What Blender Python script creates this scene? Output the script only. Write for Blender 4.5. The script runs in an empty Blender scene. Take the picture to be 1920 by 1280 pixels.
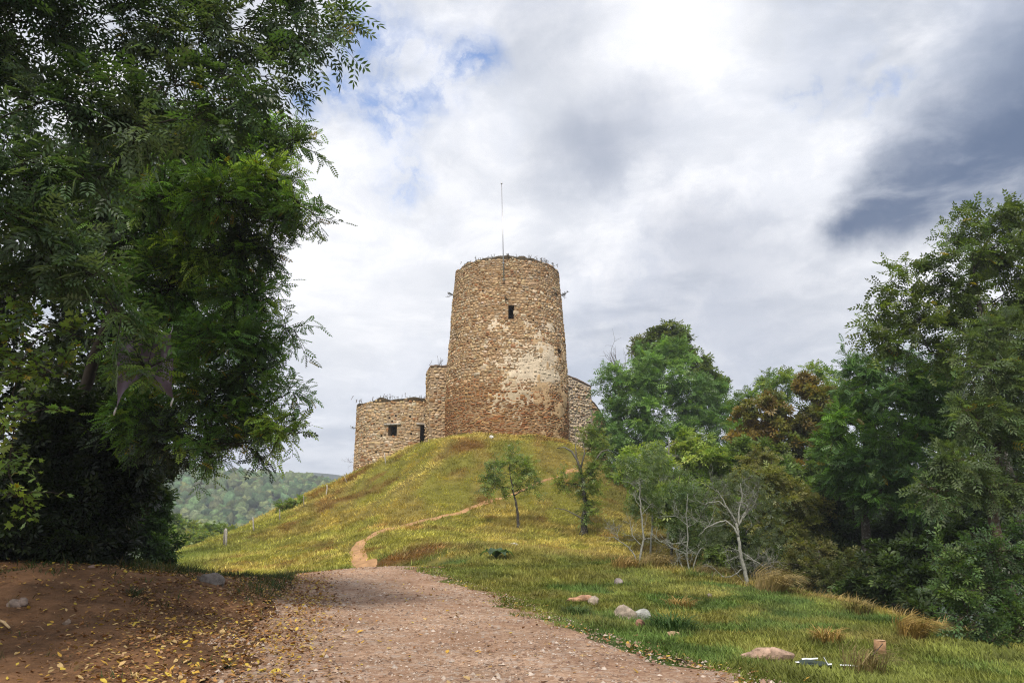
import bpy, math, random
import numpy as np
from mathutils import Vector

C = bpy.context.scene.collection
SC = bpy.context.scene
rng = np.random.default_rng(7)
random.seed(7)

# ------------------------------------------------------------------ camera
F = 1387.0
PITCH = math.radians(14.55)
EYE = np.array([0.0, 0.0, 1.6])
cam = bpy.data.objects.new('camera', bpy.data.cameras.new('camera'))
C.objects.link(cam)
cam.location = EYE
cam.rotation_euler = (math.pi / 2 + PITCH, 0, 0)
cam.data.sensor_width = 36.0
cam.data.lens = 36.0 * F / 1920.0
cam.data.clip_start = 0.1
cam.data.clip_end = 6000
SC.camera = cam

# ------------------------------------------------------------------ light
SUN_EL, SUN_AZ = math.radians(50), math.radians(-6)       # azimuth measured from behind the viewer, to the right
sdir = np.array([math.sin(SUN_AZ) * math.cos(SUN_EL), -math.cos(SUN_AZ) * math.cos(SUN_EL), math.sin(SUN_EL)])
sun = bpy.data.objects.new('sun', bpy.data.lights.new('sun', 'SUN'))
C.objects.link(sun)
sun.data.energy = 3.0
sun.data.angle = math.radians(7)
sun.data.color = (1.0, 0.93, 0.82)
sun.rotation_euler = Vector(sdir).to_track_quat('Z', 'Y').to_euler()
SC.view_settings.view_transform = 'Standard'
SC.view_settings.look = 'None'
SC.view_settings.gamma = 1.0
SC.view_settings.exposure = 0.4
try:
    SC.view_settings.use_curve_mapping = False
except Exception:
    pass


class NT:
    """tiny node-graph helper"""
    def __init__(s, tree):
        s.t = tree
        s.n = tree.nodes
        s.l = tree.links

    def new(s, typ, **kw):
        n = s.n.new(typ)
        for k, v in kw.items():
            setattr(n, k, v)
        return n

    def put(s, sock, v):
        if hasattr(v, 'is_output'):
            s.l.new(v, sock)
        else:
            sock.default_value = v

    def math(s, op, a, b=None, c=None, clamp=False):
        n = s.new('ShaderNodeMath', operation=op, use_clamp=clamp)
        s.put(n.inputs[0], a)
        if b is not None:
            s.put(n.inputs[1], b)
        if c is not None:
            s.put(n.inputs[2], c)
        return n.outputs[0]

    def vmath(s, op, a, b=None, scale=None):
        n = s.new('ShaderNodeVectorMath', operation=op)
        s.put(n.inputs[0], a)
        if b is not None:
            s.put(n.inputs[1], b)
        if scale is not None:
            s.put(n.inputs['Scale'], scale)
        return n.outputs['Value'] if op in ('DISTANCE', 'LENGTH', 'DOT_PRODUCT') else n.outputs[0]

    def noise(s, vec, scale, detail=5, rough=0.55, dist=0.0):
        n = s.new('ShaderNodeTexNoise')
        if vec is not None:
            s.l.new(vec, n.inputs['Vector'])
        n.inputs['Scale'].default_value = scale
        n.inputs['Detail'].default_value = detail
        n.inputs['Roughness'].default_value = rough
        n.inputs['Distortion'].default_value = dist
        return n.outputs[0]

    def ramp(s, v, a, b, lo=0.0, hi=1.0, smooth=True):
        n = s.new('ShaderNodeMapRange')
        n.interpolation_type = 'SMOOTHSTEP' if smooth else 'LINEAR'
        s.put(n.inputs[0], v)
        for i, x in zip((1, 2, 3, 4), (a, b, lo, hi)):
            s.put(n.inputs[i], x)
        return n.outputs[0]

    def mix(s, f, a, b, mode='MIX'):
        n = s.new('ShaderNodeMix', data_type='RGBA', blend_type=mode)
        s.put(n.inputs[0], f)
        for sock, x in ((n.inputs[6], a), (n.inputs[7], b)):
            if hasattr(x, 'is_output'):
                s.l.new(x, sock)
            else:
                sock.default_value = (*x[:3], 1)
        return n.outputs[2]


def ray(px, py):
    d = np.array([(px - 960) / F, 1.0, -(py - 640) / F])
    c, s = math.cos(PITCH), math.sin(PITCH)
    return np.array([d[0], d[1] * c - d[2] * s, d[1] * s + d[2] * c])


def W(px, py, Y):
    d = ray(px, py)
    return EYE + d * (Y / d[1])


def direction(px, py):
    d = ray(px, py)
    return tuple(d / np.linalg.norm(d))


world = bpy.data.worlds.new('World')
SC.world = world
world.use_nodes = True
w = NT(world.node_tree)
w.n.clear()
sky = w.new('ShaderNodeTexSky', sky_type='NISHITA')
sky.sun_disc = False
sky.sun_elevation = SUN_EL
sky.sun_rotation = math.atan2(sdir[0], sdir[1])
sky.air_density = 1.0
sky.dust_density = 0.6
sky.ozone_density = 2.0
blue = w.mix(1.0, w.vmath('SCALE', sky.outputs[0], scale=0.15), (0.85, 1.05, 1.3), 'MULTIPLY')
tc = w.new('ShaderNodeTexCoord')
dirv = tc.outputs['Generated']
sep = w.new('ShaderNodeSeparateXYZ')
w.l.new(dirv, sep.inputs[0])
zz = w.math('ADD', w.math('MAXIMUM', sep.outputs[2], 0.0), 0.16)
comb = w.new('ShaderNodeCombineXYZ')
w.put(comb.inputs[0], w.math('DIVIDE', sep.outputs[0], zz))
w.put(comb.inputs[1], w.math('DIVIDE', sep.outputs[1], zz))
plane = comb.outputs[0]                                     # the clouds' own layer, seen in perspective
warp = w.new('ShaderNodeTexNoise')
w.l.new(plane, warp.inputs['Vector'])
warp.inputs['Scale'].default_value = 1.3
warp.inputs['Detail'].default_value = 4
wv = w.vmath('SCALE', w.vmath('SUBTRACT', warp.outputs['Color'], (0.5, 0.5, 0.5)), scale=0.5)
pw = w.vmath('ADD', plane, wv)
warp2 = w.new('ShaderNodeTexNoise')
w.l.new(dirv, warp2.inputs['Vector'])
warp2.inputs['Scale'].default_value = 5.0
warp2.inputs['Detail'].default_value = 9
warp2.inputs['Roughness'].default_value = 0.62
dw = w.vmath('ADD', dirv, w.vmath('SCALE', w.vmath('SUBTRACT', warp2.outputs['Color'], (0.5, 0.5, 0.5)), scale=0.19))


def spot(px, py, rad, soft=0.0, vec=None):
    d = w.vmath('DISTANCE', vec or dw, direction(px, py))
    return w.ramp(d, rad, soft * rad, 0.0, 1.0)


def cloud_band(p0, p1, rad, vec=None, soft=0.1):
    """soft capsule between two directions: distance to the segment against a growing radius"""
    a, b = np.array(direction(*p0)), np.array(direction(*p1))
    ab = b - a
    rel = w.vmath('SUBTRACT', vec or dw, tuple(a))
    t_ = w.math('DIVIDE', w.vmath('DOT_PRODUCT', rel, tuple(ab)), float(ab @ ab), clamp=True)
    near = w.new('ShaderNodeVectorMath', operation='SCALE')
    near.inputs[0].default_value = tuple(ab)
    w.l.new(t_, near.inputs['Scale'])
    d = w.vmath('LENGTH', w.vmath('SUBTRACT', rel, near.outputs[0]))
    r_ = w.math('MULTIPLY_ADD', t_, rad[1] - rad[0], rad[0])
    return w.ramp(w.math('DIVIDE', d, r_), 1.0, soft, 0.0, 1.0)


big = w.noise(pw, 1.1, 7, 0.56)
mid = w.noise(pw, 2.6, 8, 0.6)
fine = w.noise(dw, 9.0, 8, 0.62)
# bodies of cloud: grey bases against white tops
grey = w.ramp(w.math('ADD', w.math('MULTIPLY', big, 0.5), w.math('MULTIPLY', mid, 0.5)), 0.44, 0.60)
cl = w.mix(grey, (0.86, 0.86, 0.89), (0.42, 0.455, 0.525))
wisp = w.ramp(fine, 0.42, 0.64)
cl = w.mix(w.math('MULTIPLY', wisp, 0.5), cl, (0.48, 0.525, 0.63))
strv = w.vmath('ADD', w.vmath('MULTIPLY', dirv, (1.0, 1.0, 2.6)), w.vmath('SCALE', w.vmath('SUBTRACT', warp.outputs['Color'], (0.5, 0.5, 0.5)), scale=0.3))
lay = w.ramp(w.noise(strv, 3.6, 10, 0.6), 0.47, 0.63)
cl = w.mix(w.math('MULTIPLY', lay, 0.6), cl, (0.40, 0.44, 0.52))
for (px, py, rad, k) in ((1000, 210, .30, .25), (600, 500, .30, .45), (1250, 60, .22, .6), (950, 430, .2, .35), (1500, 330, .2, .5), (700, 620, .2, .4), (1480, 610, .16, .4), (1750, 500, .13, .7), (1180, 420, .1, .35)):
    cl = w.mix(w.math('MULTIPLY', spot(px, py, rad), k), cl, (0.90, 0.90, 0.92))
for (px, py, rad, k) in ((1130, 265, .12, .62), (1240, 240, .10, .3), (1330, 470, .10, .45), (1180, 640, .16, .35), (1400, 540, .2, .3), (1000, 20, .14, .35), (1420, 700, .2, .35), (1160, 320, .06, .35)):
    cl = w.mix(w.math('MULTIPLY', spot(px, py, rad), k), cl, (0.24, 0.28, 0.375))
dw2 = w.vmath('ADD', dirv, w.vmath('SCALE', w.vmath('SUBTRACT', warp2.outputs['Color'], (0.5, 0.5, 0.5)), scale=0.12))
veil = w.math('MULTIPLY', cloud_band((1800, 250), (1990, 60), (0.10, 0.20), dw2), 0.5)
cl = w.mix(veil, cl, (0.27, 0.33, 0.46))
dark = w.math('MAXIMUM', cloud_band((1585, 432), (1990, 225), (0.05, 0.15), dw2), w.math('MULTIPLY', cloud_band((1700, 330), (1990, 170), (0.06, 0.16), dw2), .8))
dark = w.math('MULTIPLY', dark, w.ramp(w.noise(pw, 4.5, 9, 0.62), 0.28, 0.55, 0.66, 1.0))
cl = w.mix(w.math('MULTIPLY', dark, 0.95), cl, (0.062, 0.105, 0.20))
# thin air near the horizon
lowf = w.ramp(sep.outputs[2], 0.30, 0.05)
cl = w.mix(w.math('MULTIPLY', lowf, 0.45), cl, (0.66, 0.72, 0.84))
hole = None
for (px, py, rad) in ((690, 75, .085), (755, 130, .075), (640, 175, .06), (730, 200, .09), (840, 150, .075), (790, 170, .07), (560, 215, .05), (900, 130, .06), (1520, 152, .06), (1590, 150, .045), (740, 320, .05), (1660, 160, .03)):
    s_ = spot(px, py, rad, 0.0)
    hole = s_ if hole is None else w.math('MAXIMUM', hole, s_)
hole = w.math('MULTIPLY', hole, w.ramp(fine, 0.60, 0.42, 0.05, 1.0))
hole = w.math('MULTIPLY', w.math('MINIMUM', hole, 1.0), 0.9)
skycol = w.mix(hole, cl, blue)
bg = w.new('ShaderNodeBackground')
w.l.new(skycol, bg.inputs[0])
bg.inputs[1].default_value = 1.0
out = w.new('ShaderNodeOutputWorld')
w.l.new(bg.outputs[0], out.inputs[0])

SC.render.engine = 'CYCLES'
cy = SC.cycles
cy.max_bounces = 6
cy.diffuse_bounces = 3
cy.glossy_bounces = 2
cy.transmission_bounces = 3
cy.volume_bounces = 0
cy.transparent_max_bounces = 8
cy.caustics_reflective = False
cy.caustics_refractive = False
cy.use_denoising = True
cy.pixel_filter_type = 'BLACKMAN_HARRIS'
cy.filter_width = 1.15
try:
    cy.denoiser = 'OPENIMAGEDENOISE'
    cy.denoising_input_passes = 'RGB_ALBEDO_NORMAL'
    cy.denoising_prefilter = 'NONE'
except Exception:
    pass

# ------------------------------------------------------------------ helpers


def hash2(ix, iy, s):
    h = (ix.astype(np.int64) * 374761393 + iy.astype(np.int64) * 668265263 + s * 1442695041) & 0xffffffff
    h = ((h ^ (h >> 13)) * 1274126177) & 0xffffffff
    return ((h ^ (h >> 16)) & 0xffff) / 65535.0


def vnoise(x, y, s=0):
    x, y = np.asarray(x, float), np.asarray(y, float)
    ix, iy = np.floor(x), np.floor(y)
    fx, fy = x - ix, y - iy
    fx, fy = fx * fx * (3 - 2 * fx), fy * fy * (3 - 2 * fy)
    a, b = hash2(ix, iy, s), hash2(ix + 1, iy, s)
    c, d = hash2(ix, iy + 1, s), hash2(ix + 1, iy + 1, s)
    return (a * (1 - fx) + b * fx) * (1 - fy) + (c * (1 - fx) + d * fx) * fy


def fbm(x, y, s=0, o=4):
    r, a, t = 0, 0.5, 0
    for k in range(o):
        r = r + a * vnoise(np.asarray(x) * 2 ** k + 17.3 * k, np.asarray(y) * 2 ** k - 9.1 * k, s + k)
        t += a
        a *= 0.5
    return r / t


def sstep(a, b, x):
    t = np.clip((np.asarray(x, float) - a) / (b - a), 0, 1)
    return t * t * (3 - 2 * t)


def unit(v):
    v = np.asarray(v, float)
    return v / np.maximum(np.linalg.norm(v, axis=-1, keepdims=True), 1e-9)


class MB:
    """collects geometry for ONE mesh"""
    def __init__(s):
        s.v, s.c, s.l, s.s, s.n = [], [], [], [], 0

    def add(s, v, f, col=(0.5, 0.5, 0.5)):
        v = np.asarray(v, float).reshape(-1, 3)
        col = np.asarray(col, float)
        if col.ndim == 1:
            col = np.tile(col, (len(v), 1))
        s.v.append(v)
        s.c.append(col)
        for ff in (f if isinstance(f, list) else [f]):
            ff = np.asarray(ff, np.int64)
            if ff.size == 0:
                continue
            if ff.ndim == 1:
                ff = ff[None]
            s.l.append((ff + s.n).ravel())
            s.s.append(np.full(len(ff), ff.shape[1]))
        s.n += len(v)
        return s

    def mesh(s, name, mat=None, origin=(0, 0, 0), smooth=False):
        v = np.concatenate(s.v) - np.asarray(origin)
        c = np.concatenate(s.c)
        l = np.concatenate(s.l)
        z = np.concatenate(s.s)
        me = bpy.data.meshes.new(name)
        me.vertices.add(len(v))
        me.vertices.foreach_set('co', v.astype(np.float32).ravel())
        me.loops.add(len(l))
        me.loops.foreach_set('vertex_index', l.astype(np.int32))
        me.polygons.add(len(z))
        st = np.concatenate([[0], np.cumsum(z)[:-1]])
        me.polygons.foreach_set('loop_start', st.astype(np.int32))
        me.polygons.foreach_set('loop_total', z.astype(np.int32))
        at = me.attributes.new('Col', 'FLOAT_COLOR', 'POINT')
        at.data.foreach_set('color', np.concatenate([c, np.ones((len(c), 1))], 1).astype(np.float32).ravel())
        if smooth:
            me.polygons.foreach_set('use_smooth', np.ones(len(z), bool))
        me.update()
        me.validate()
        if mat:
            me.materials.append(mat)
        return me

    def build(s, name, mat, parent=None, smooth=False):
        o_ = tuple(parent['_org']) if parent is not None and '_org' in parent.keys() else (0, 0, 0)
        o = bpy.data.objects.new(name, s.mesh(name, mat, o_, smooth))
        C.objects.link(o)
        if parent is not None:
            o.parent = parent
        return o

    def thing(s, name, mat, org, label, cat, group=None, smooth=False):
        """a thing that is a single mesh, its origin at its base"""
        o = bpy.data.objects.new(name, s.mesh(name, mat, org, smooth))
        C.objects.link(o)
        o.location = org
        tag(o, label, cat, group)
        return o


def tag(o, label=None, cat=None, group=None, kind=None):
    if label:
        o['label'] = label
    if cat:
        o['category'] = cat
    if group:
        o['group'] = group
    if kind:
        o['kind'] = kind
    return o


def root(name, org, label, cat, group=None):
    o = bpy.data.objects.new(name, None)
    C.objects.link(o)
    o.empty_display_size = 0.2
    o.location = org
    o['_org'] = [float(a) for a in org]
    return tag(o, label, cat, group)


def tube(mb, pts, rad, sides=6, col=(0.1, 0.1, 0.1), cap=True):
    p = np.asarray(pts, float)
    n = len(p)
    r = np.broadcast_to(np.asarray(rad, float), (n,))
    t = unit(np.gradient(p, axis=0))
    ref = np.array([0.13, 0.21, 0.97]) if abs(t[0][2]) < 0.9 else np.array([1.0, 0.2, 0.1])
    a = unit(np.cross(t, ref))
    b = np.cross(t, a)
    ang = np.arange(sides) * 2 * math.pi / sides
    ring = p[:, None] + r[:, None, None] * (a[:, None] * np.cos(ang)[None, :, None] + b[:, None] * np.sin(ang)[None, :, None])
    i = np.arange(n - 1)[:, None] * sides
    k = np.arange(sides)[None]
    k2 = (k + 1) % sides
    q = np.stack([i + k, i + k2, i + sides + k2, i + sides + k], -1).reshape(-1, 4)
    fs = [q]
    if cap:
        fs.append(np.arange(sides)[::-1][None])
        fs.append(((n - 1) * sides + np.arange(sides))[None])
    mb.add(ring.reshape(-1, 3), fs, col)


def box(mb, lo, hi, col, jit=0.0):
    lo, hi = np.asarray(lo, float), np.asarray(hi, float)
    v = np.array([[x, y, z] for z in (0, 1) for y in (0, 1) for x in (0, 1)], float)
    v = lo + v * (hi - lo) + rng.normal(0, 1, (8, 3)) * jit
    mb.add(v, [[0, 2, 3, 1], [4, 5, 7, 6], [0, 1, 5, 4], [2, 6, 7, 3], [0, 4, 6, 2], [1, 3, 7, 5]], col)


def ico(sub=1):
    t = (1 + 5 ** .5) / 2
    v = [(-1, t, 0), (1, t, 0), (-1, -t, 0), (1, -t, 0), (0, -1, t), (0, 1, t), (0, -1, -t), (0, 1, -t), (t, 0, -1), (t, 0, 1), (-t, 0, -1), (-t, 0, 1)]
    v = [tuple(unit(np.array(a, float))) for a in v]
    f = [(0, 11, 5), (0, 5, 1), (0, 1, 7), (0, 7, 10), (0, 10, 11), (1, 5, 9), (5, 11, 4), (11, 10, 2), (10, 7, 6), (7, 1, 8), (3, 9, 4), (3, 4, 2), (3, 2, 6), (3, 6, 8), (3, 8, 9), (4, 9, 5), (2, 4, 11), (6, 2, 10), (8, 6, 7), (9, 8, 1)]
    for _ in range(sub):
        cache, g = {}, []

        def m(a, b):
            k = (min(a, b), max(a, b))
            if k not in cache:
                v.append(tuple(unit((np.array(v[a]) + np.array(v[b])) / 2)))
                cache[k] = len(v) - 1
            return cache[k]
        for a, b, c in f:
            x, y, z = m(a, b), m(b, c), m(c, a)
            g += [(a, x, z), (b, y, x), (c, z, y), (x, y, z)]
        f = g
    return np.array(v), np.array(f)


ICO1, ICO2, ICO3 = ico(1), ico(2), ico(3)

# ------------------------------------------------------------------ materials


def material(name, rough=0.85, spec=0.25, var=0.25, vscale=6.0, bump=0.0, bscale=20.0, trans=0.0, tcol=(1.3, 1.35, 0.5), extra=None, flatcol=None):
    m = bpy.data.materials.new(name)
    m.use_nodes = True
    g = NT(m.node_tree)
    p = g.n['Principled BSDF']
    p.inputs['Roughness'].default_value = rough
    p.inputs['Specular IOR Level'].default_value = spec
    if flatcol is None:
        col = g.new('ShaderNodeAttribute', attribute_name='Col').outputs['Color']
    else:
        rgb = g.new('ShaderNodeRGB')
        rgb.outputs[0].default_value = (*flatcol, 1)
        col = rgb.outputs[0]
    tcx = g.new('ShaderNodeTexCoord')
    pos = g.new('ShaderNodeNewGeometry').outputs['Position']
    if extra:
        col = extra(g, col, pos)
    if var:
        nz = g.noise(pos, vscale, 6, 0.65)
        col = g.mix(1.0, col, g.mix(g.ramp(nz, 0.28, 0.72), (1 - var,) * 3, (1 + var,) * 3), 'MULTIPLY')
    g.l.new(col, p.inputs['Base Color'])
    if bump:
        b = g.new('ShaderNodeBump')
        b.inputs['Strength'].default_value = 1.0
        b.inputs['Distance'].default_value = bump
        g.l.new(g.noise(pos, bscale, 7, 0.65), b.inputs['Height'])
        g.l.new(b.outputs[0], p.inputs['Normal'])
    if trans:
        tr = g.new('ShaderNodeBsdfTranslucent')
        g.l.new(g.mix(1.0, col, tcol, 'MULTIPLY'), tr.inputs[0])
        mx = g.new('ShaderNodeMixShader')
        mx.inputs[0].default_value = trans
        g.l.new(p.outputs[0], mx.inputs[1])
        g.l.new(tr.outputs[0], mx.inputs[2])
        g.l.new(mx.outputs[0], g.n['Material Output'].inputs[0])
    return m


def bark_extra(g, col, pos):
    n = g.noise(pos, 9.0, 7, 0.7)
    return g.mix(g.ramp(n, 0.5, 0.62), col, (0.16, 0.165, 0.14))


def lichen_extra(g, col, pos):
    n = g.noise(pos, 14.0, 7, 0.7)
    return g.mix(g.ramp(n, 0.58, 0.68), col, (0.09, 0.08, 0.065))


def stone_extra(g, col, pos):
    n = g.noise(pos, 3.0, 7, 0.7)
    n2 = g.noise(pos, 17.0, 6, 0.7)
    col = g.mix(g.math('MULTIPLY', g.ramp(n, 0.5, 0.75), 0.35), col, (0.14, 0.095, 0.06))
    return g.mix(g.math('MULTIPLY', g.ramp(n2, 0.56, 0.7), 0.3), col, (0.055, 0.045, 0.035))


def soil_extra(g, col, pos):
    n = g.noise(pos, 2.2, 8, 0.7)
    n2 = g.noise(pos, 26.0, 7, 0.75)
    col = g.mix(g.math('MULTIPLY', g.ramp(n, 0.45, 0.7), 0.5), col, (0.05, 0.03, 0.018))
    return g.mix(g.math('MULTIPLY', g.ramp(n2, 0.55, 0.75), 0.35), col, (0.2, 0.125, 0.06))


def gravel_extra(g, col, pos):
    vo = g.new('ShaderNodeTexVoronoi')
    g.l.new(pos, vo.inputs['Vector'])
    vo.inputs['Scale'].default_value = 22.0
    wn = g.new('ShaderNodeSeparateColor')
    g.l.new(vo.outputs['Color'], wn.inputs[0])
    c1 = g.mix(wn.outputs[0], (0.20, 0.11, 0.066), (0.58, 0.41, 0.29))
    vo2 = g.new('ShaderNodeTexVoronoi')
    g.l.new(pos, vo2.inputs['Vector'])
    vo2.inputs['Scale'].default_value = 9.0
    s2 = g.new('ShaderNodeSeparateColor')
    g.l.new(vo2.outputs['Color'], s2.inputs[0])
    c1 = g.mix(g.math('MULTIPLY', g.ramp(s2.outputs[1], 0.72, 0.95), 0.6), c1, (0.48, 0.42, 0.37))
    worn = g.ramp(g.noise(pos, 0.55, 6, 0.6), 0.42, 0.62)
    c1 = g.mix(g.math('MULTIPLY', worn, 0.55), c1, (0.27, 0.15, 0.09))
    return g.mix(0.72, col, c1)


M_leaf = material('leaf', 0.42, 0.4, 0.0, trans=0.42)
M_grass = material('grass_blade', 0.6, 0.2, 0.0, trans=0.2, tcol=(1.2, 1.2, 0.6))
M_bark = material('bark', 0.9, 0.15, 0.35, 12, 0.02, 30, extra=bark_extra)
M_pale = material('lichen_bark', 0.9, 0.15, 0.3, 12, 0.01, 40, extra=lichen_extra)
M_twig = material('twig', 0.9, 0.1, 0.2, 10)
M_stone = material('rubble_stone', 0.92, 0.15, 0.28, 7, 0.035, 14, extra=stone_extra)
M_mortar = material('mortar', 0.95, 0.1, 0.35, 5, 0.04, 12, extra=stone_extra)
M_plaster = material('lime_plaster', 0.92, 0.15, 0.16, 4, 0.02, 16)
M_ground = material('ground', 0.95, 0.08, 0.3, 1.1, 0.05, 9)
M_soil = material('soil', 0.95, 0.1, 0.3, 1.5, 0.05, 12, extra=soil_extra)
M_gravel = material('gravel', 0.93, 0.15, 0.16, 0.9, 0.03, 34, extra=gravel_extra)
M_path = material('trodden_earth', 0.95, 0.1, 0.25, 2.0, 0.03, 14)
M_rock = material('rock', 0.9, 0.2, 0.4, 7, 0.04, 11, extra=stone_extra)
M_litter = material('dry_leaf', 0.7, 0.25, 0.12, 30, trans=0.12, tcol=(1.1, 1.0, 0.6))
M_wood = material('weathered_wood', 0.9, 0.15, 0.3, 18, 0.01, 40)
M_metal = material('galvanised_metal', 0.4, 0.5, 0.08, 4, flatcol=(0.45, 0.45, 0.46))
M_metal.node_tree.nodes['Principled BSDF'].inputs['Metallic'].default_value = 0.7
M_cloth = material('banner_cloth', 0.85, 0.15, 0.15, 6, trans=0.25, tcol=(1, 1, 1))
M_white = material('white_plastic', 0.35, 0.45, 0.1, 8)
M_dark = material('dark_plastic', 0.6, 0.3, 0.1, 8)
M_forest = material('far_forest', 0.9, 0.1, 0.5, 0.9, 0.6, 0.8)
M_hill = material('hill', 0.95, 0.1, 0.3, 0.05)

# ------------------------------------------------------------------ terrain height
ctl = []
for a in [  # photo x, photo y, distance
    (900, 1280, 9), (480, 1280, 8.9), (1380, 1280, 9.2), (620, 1180, 13.4), (900, 1180, 13.5), (1080, 1185, 13.5),
    (560, 1120, 18.6), (740, 1120, 18.7), (930, 1120, 18.8), (560, 1092, 22.6), (700, 1087, 22.8), (830, 1088, 22.8),
    (545, 1079, 25.5), (660, 1066, 26.5), (760, 1062, 27), (800, 1066, 27.5),
    (0, 1280, 8.7), (0, 1200, 10.5), (0, 1130, 12), (0, 1078, 13.5), (170, 1068, 14), (170, 1150, 11.8), (250, 1230, 9.8), (300, 1078, 16), (300, 1140, 13.2), (400, 1082, 18), (400, 1180, 12.6), (470, 1082, 21.5),
    (668, 1030, 41), (700, 1003, 44), (760, 985, 46), (840, 965, 48), (900, 945, 50), (960, 928, 51.5), (1060, 890, 55), (1082, 880, 57),
    (835, 830, 57.5), (900, 828, 57.2), (960, 829, 57.2), (1066, 839, 58.8), (900, 880, 53), (960, 870, 54),
    (1000, 975, 46.5), (1092, 1003, 44), (960, 985, 45), (860, 1000, 43), (760, 1018, 40),
    (340, 1048, 46), (420, 1045, 47), (500, 1045, 44), (600, 1050, 41), (423, 1015, 53), (475, 990, 55), (524, 972, 57), (568, 951, 59), (612, 923, 62), (655, 891, 66), (672, 884, 67),
    (600, 1000, 51), (700, 930, 56.5), (640, 960, 55), (760, 880, 58.3), (722, 861, 63.5), (800, 828, 62.5), (560, 1010, 50),
    (690, 1052, 33.5), (780, 1024, 33), (900, 1021, 33.5), (1000, 1029, 33), (1100, 1042, 31.5), (1200, 1058, 29), (1300, 1076, 26.5), (1400, 1095, 24), (1560, 1130, 20), (1760, 1178, 16.5), (1900, 1212, 14.2),
    (860, 1060, 27.5), (1000, 1100, 22), (1200, 1150, 17.5), (1400, 1200, 14.2), (1600, 1262, 11), (1200, 1092, 23.5), (1400, 1142, 18.6), (1600, 1190, 14.8), (1750, 1240, 12.2),
]:
    ctl.append(W(*a))
ctl += [np.array(a, float) for a in [
    (0, 0, 0), (-3, 2, 0), (4, 2, 0), (0, 5, 0), (-6, 3, .1), (6, 4, -.1), (9, 4, -.4), (-12, 4, 1.2), (-14, 10, 1.6), (-14, 16, 1.1), (0, -15, -.3), (-15, -15, 1), (15, -12, -1),
    (-10, 24, -.2), (-14, 30, -.6), (-8, 30, -.15), (-20, 25, -.3), (-28, 38, -.8), (-22, 44, .1), (-4.5, 31, .1), (-5, 36, .3),
    (-31, 60, -3.5), (-30, 50, -2), (-27, 72, -1.5), (-24, 80, 0.5), (-21, 66, 3.1), (-40, 70, -9),
    (0, 66, 8.7), (-5, 66, 8.6), (5, 67, 8.4), (0, 74, 8.7), (-8, 72, 8.3), (-12, 74, 7.4), (8, 72, 8.0), (9, 64, 6.9), (12, 60, 4.2), (0, 85, 6), (-15, 88, 3), (14, 85, 3), (16, 70, 4), (0, 105, 0),
    (3.5, 38, .6), (8, 40, .7), (9, 36, -.1), (11, 30, -.7), (13, 25, -1.2), (14, 20, -1.6), (13, 14, -1.2), (20, 22, -3), (17, 32, -2), (15, 42, -.6), (15, 50, .4), (24, 40, -3), (25, 55, -2.5), (24, 70, -1), (35, 50, -6), (35, 25, -6), (22, 8, -2.5),
]]
ctl = np.array(ctl)


def _tps(d):
    return np.where(d > 1e-9, d * d * np.log(np.maximum(d, 1e-9)), 0.0)


_n = len(ctl)
_K = _tps(np.linalg.norm(ctl[:, None, :2] - ctl[None, :, :2], axis=-1)) + np.eye(_n) * 0.6
_P = np.concatenate([np.ones((_n, 1)), ctl[:, :2]], 1)
_A = np.block([[_K, _P], [_P.T, np.zeros((3, 3))]])
_sol = np.linalg.solve(_A, np.concatenate([ctl[:, 2], np.zeros(3)]))


def H(x, y):
    x, y = np.asarray(x, float), np.asarray(y, float)
    sh = np.broadcast(x, y).shape
    x, y = np.broadcast_to(x, sh).ravel(), np.broadcast_to(y, sh).ravel()
    o = np.empty(len(x))
    for i in range(0, len(x), 40000):
        xx, yy = x[i:i + 40000], y[i:i + 40000]
        d = np.sqrt((xx[:, None] - ctl[None, :, 0]) ** 2 + (yy[:, None] - ctl[None, :, 1]) ** 2)
        o[i:i + 40000] = _tps(d) @ _sol[:_n] + _sol[_n] + _sol[_n + 1] * xx + _sol[_n + 2] * yy
    r = np.sqrt((x * 1.0) ** 2 + (y - 38) ** 2)
    wv_ = sstep(52, 120, r)
    far = -42 + 5 * fbm(x / 90, y / 90, 3)
    hill = sstep(28, 60, y)
    micro = (fbm(x / 2.2, y / 2.2, 11) - 0.5) * (0.14 + 0.5 * hill) + (fbm(x / 0.7, y / 0.7, 12, 3) - 0.5) * (0.07 + 0.24 * hill)
    onroad = (1 - sstep(2.5, 5, np.abs(x + 0.2 + (y - 9) * 0.2))) * (1 - sstep(24, 29, y))
    o = np.clip(o, -14, 12) * (1 - wv_) + far * wv_ + micro * (1 - 0.75 * onroad)
    return o.reshape(sh)


def G(px, py, y0=4.0, y1=110.0):
    d = ray(px, py)
    ys = np.arange(y0, y1, 0.12)
    p = EYE + d[None] * (ys / d[1])[:, None]
    h = H(p[:, 0], p[:, 1])
    below = np.nonzero(p[:, 2] < h)[0]
    k = below[0] if len(below) else len(ys) - 1
    return np.array([p[k, 0], p[k, 1], h[k]])


def proj(p):
    p = np.asarray(p, float) - EYE
    c, s = math.cos(PITCH), math.sin(PITCH)
    dep = p[..., 1] * c + p[..., 2] * s
    up = -p[..., 1] * s + p[..., 2] * c
    return 960 + F * p[..., 0] / dep, 640 - F * up / dep, dep


# road edges traced along the ground, as polylines over distance
RL = np.array([G(*a)[:2] for a in ((395, 1279), (440, 1220), (480, 1170), (508, 1130), (532, 1100), (543, 1082))])
RR = np.array([G(*a)[:2] for a in ((1400, 1279), (1300, 1250), (1200, 1218), (1090, 1186), (1000, 1150), (930, 1118), (860, 1092), (800, 1070))])


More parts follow.
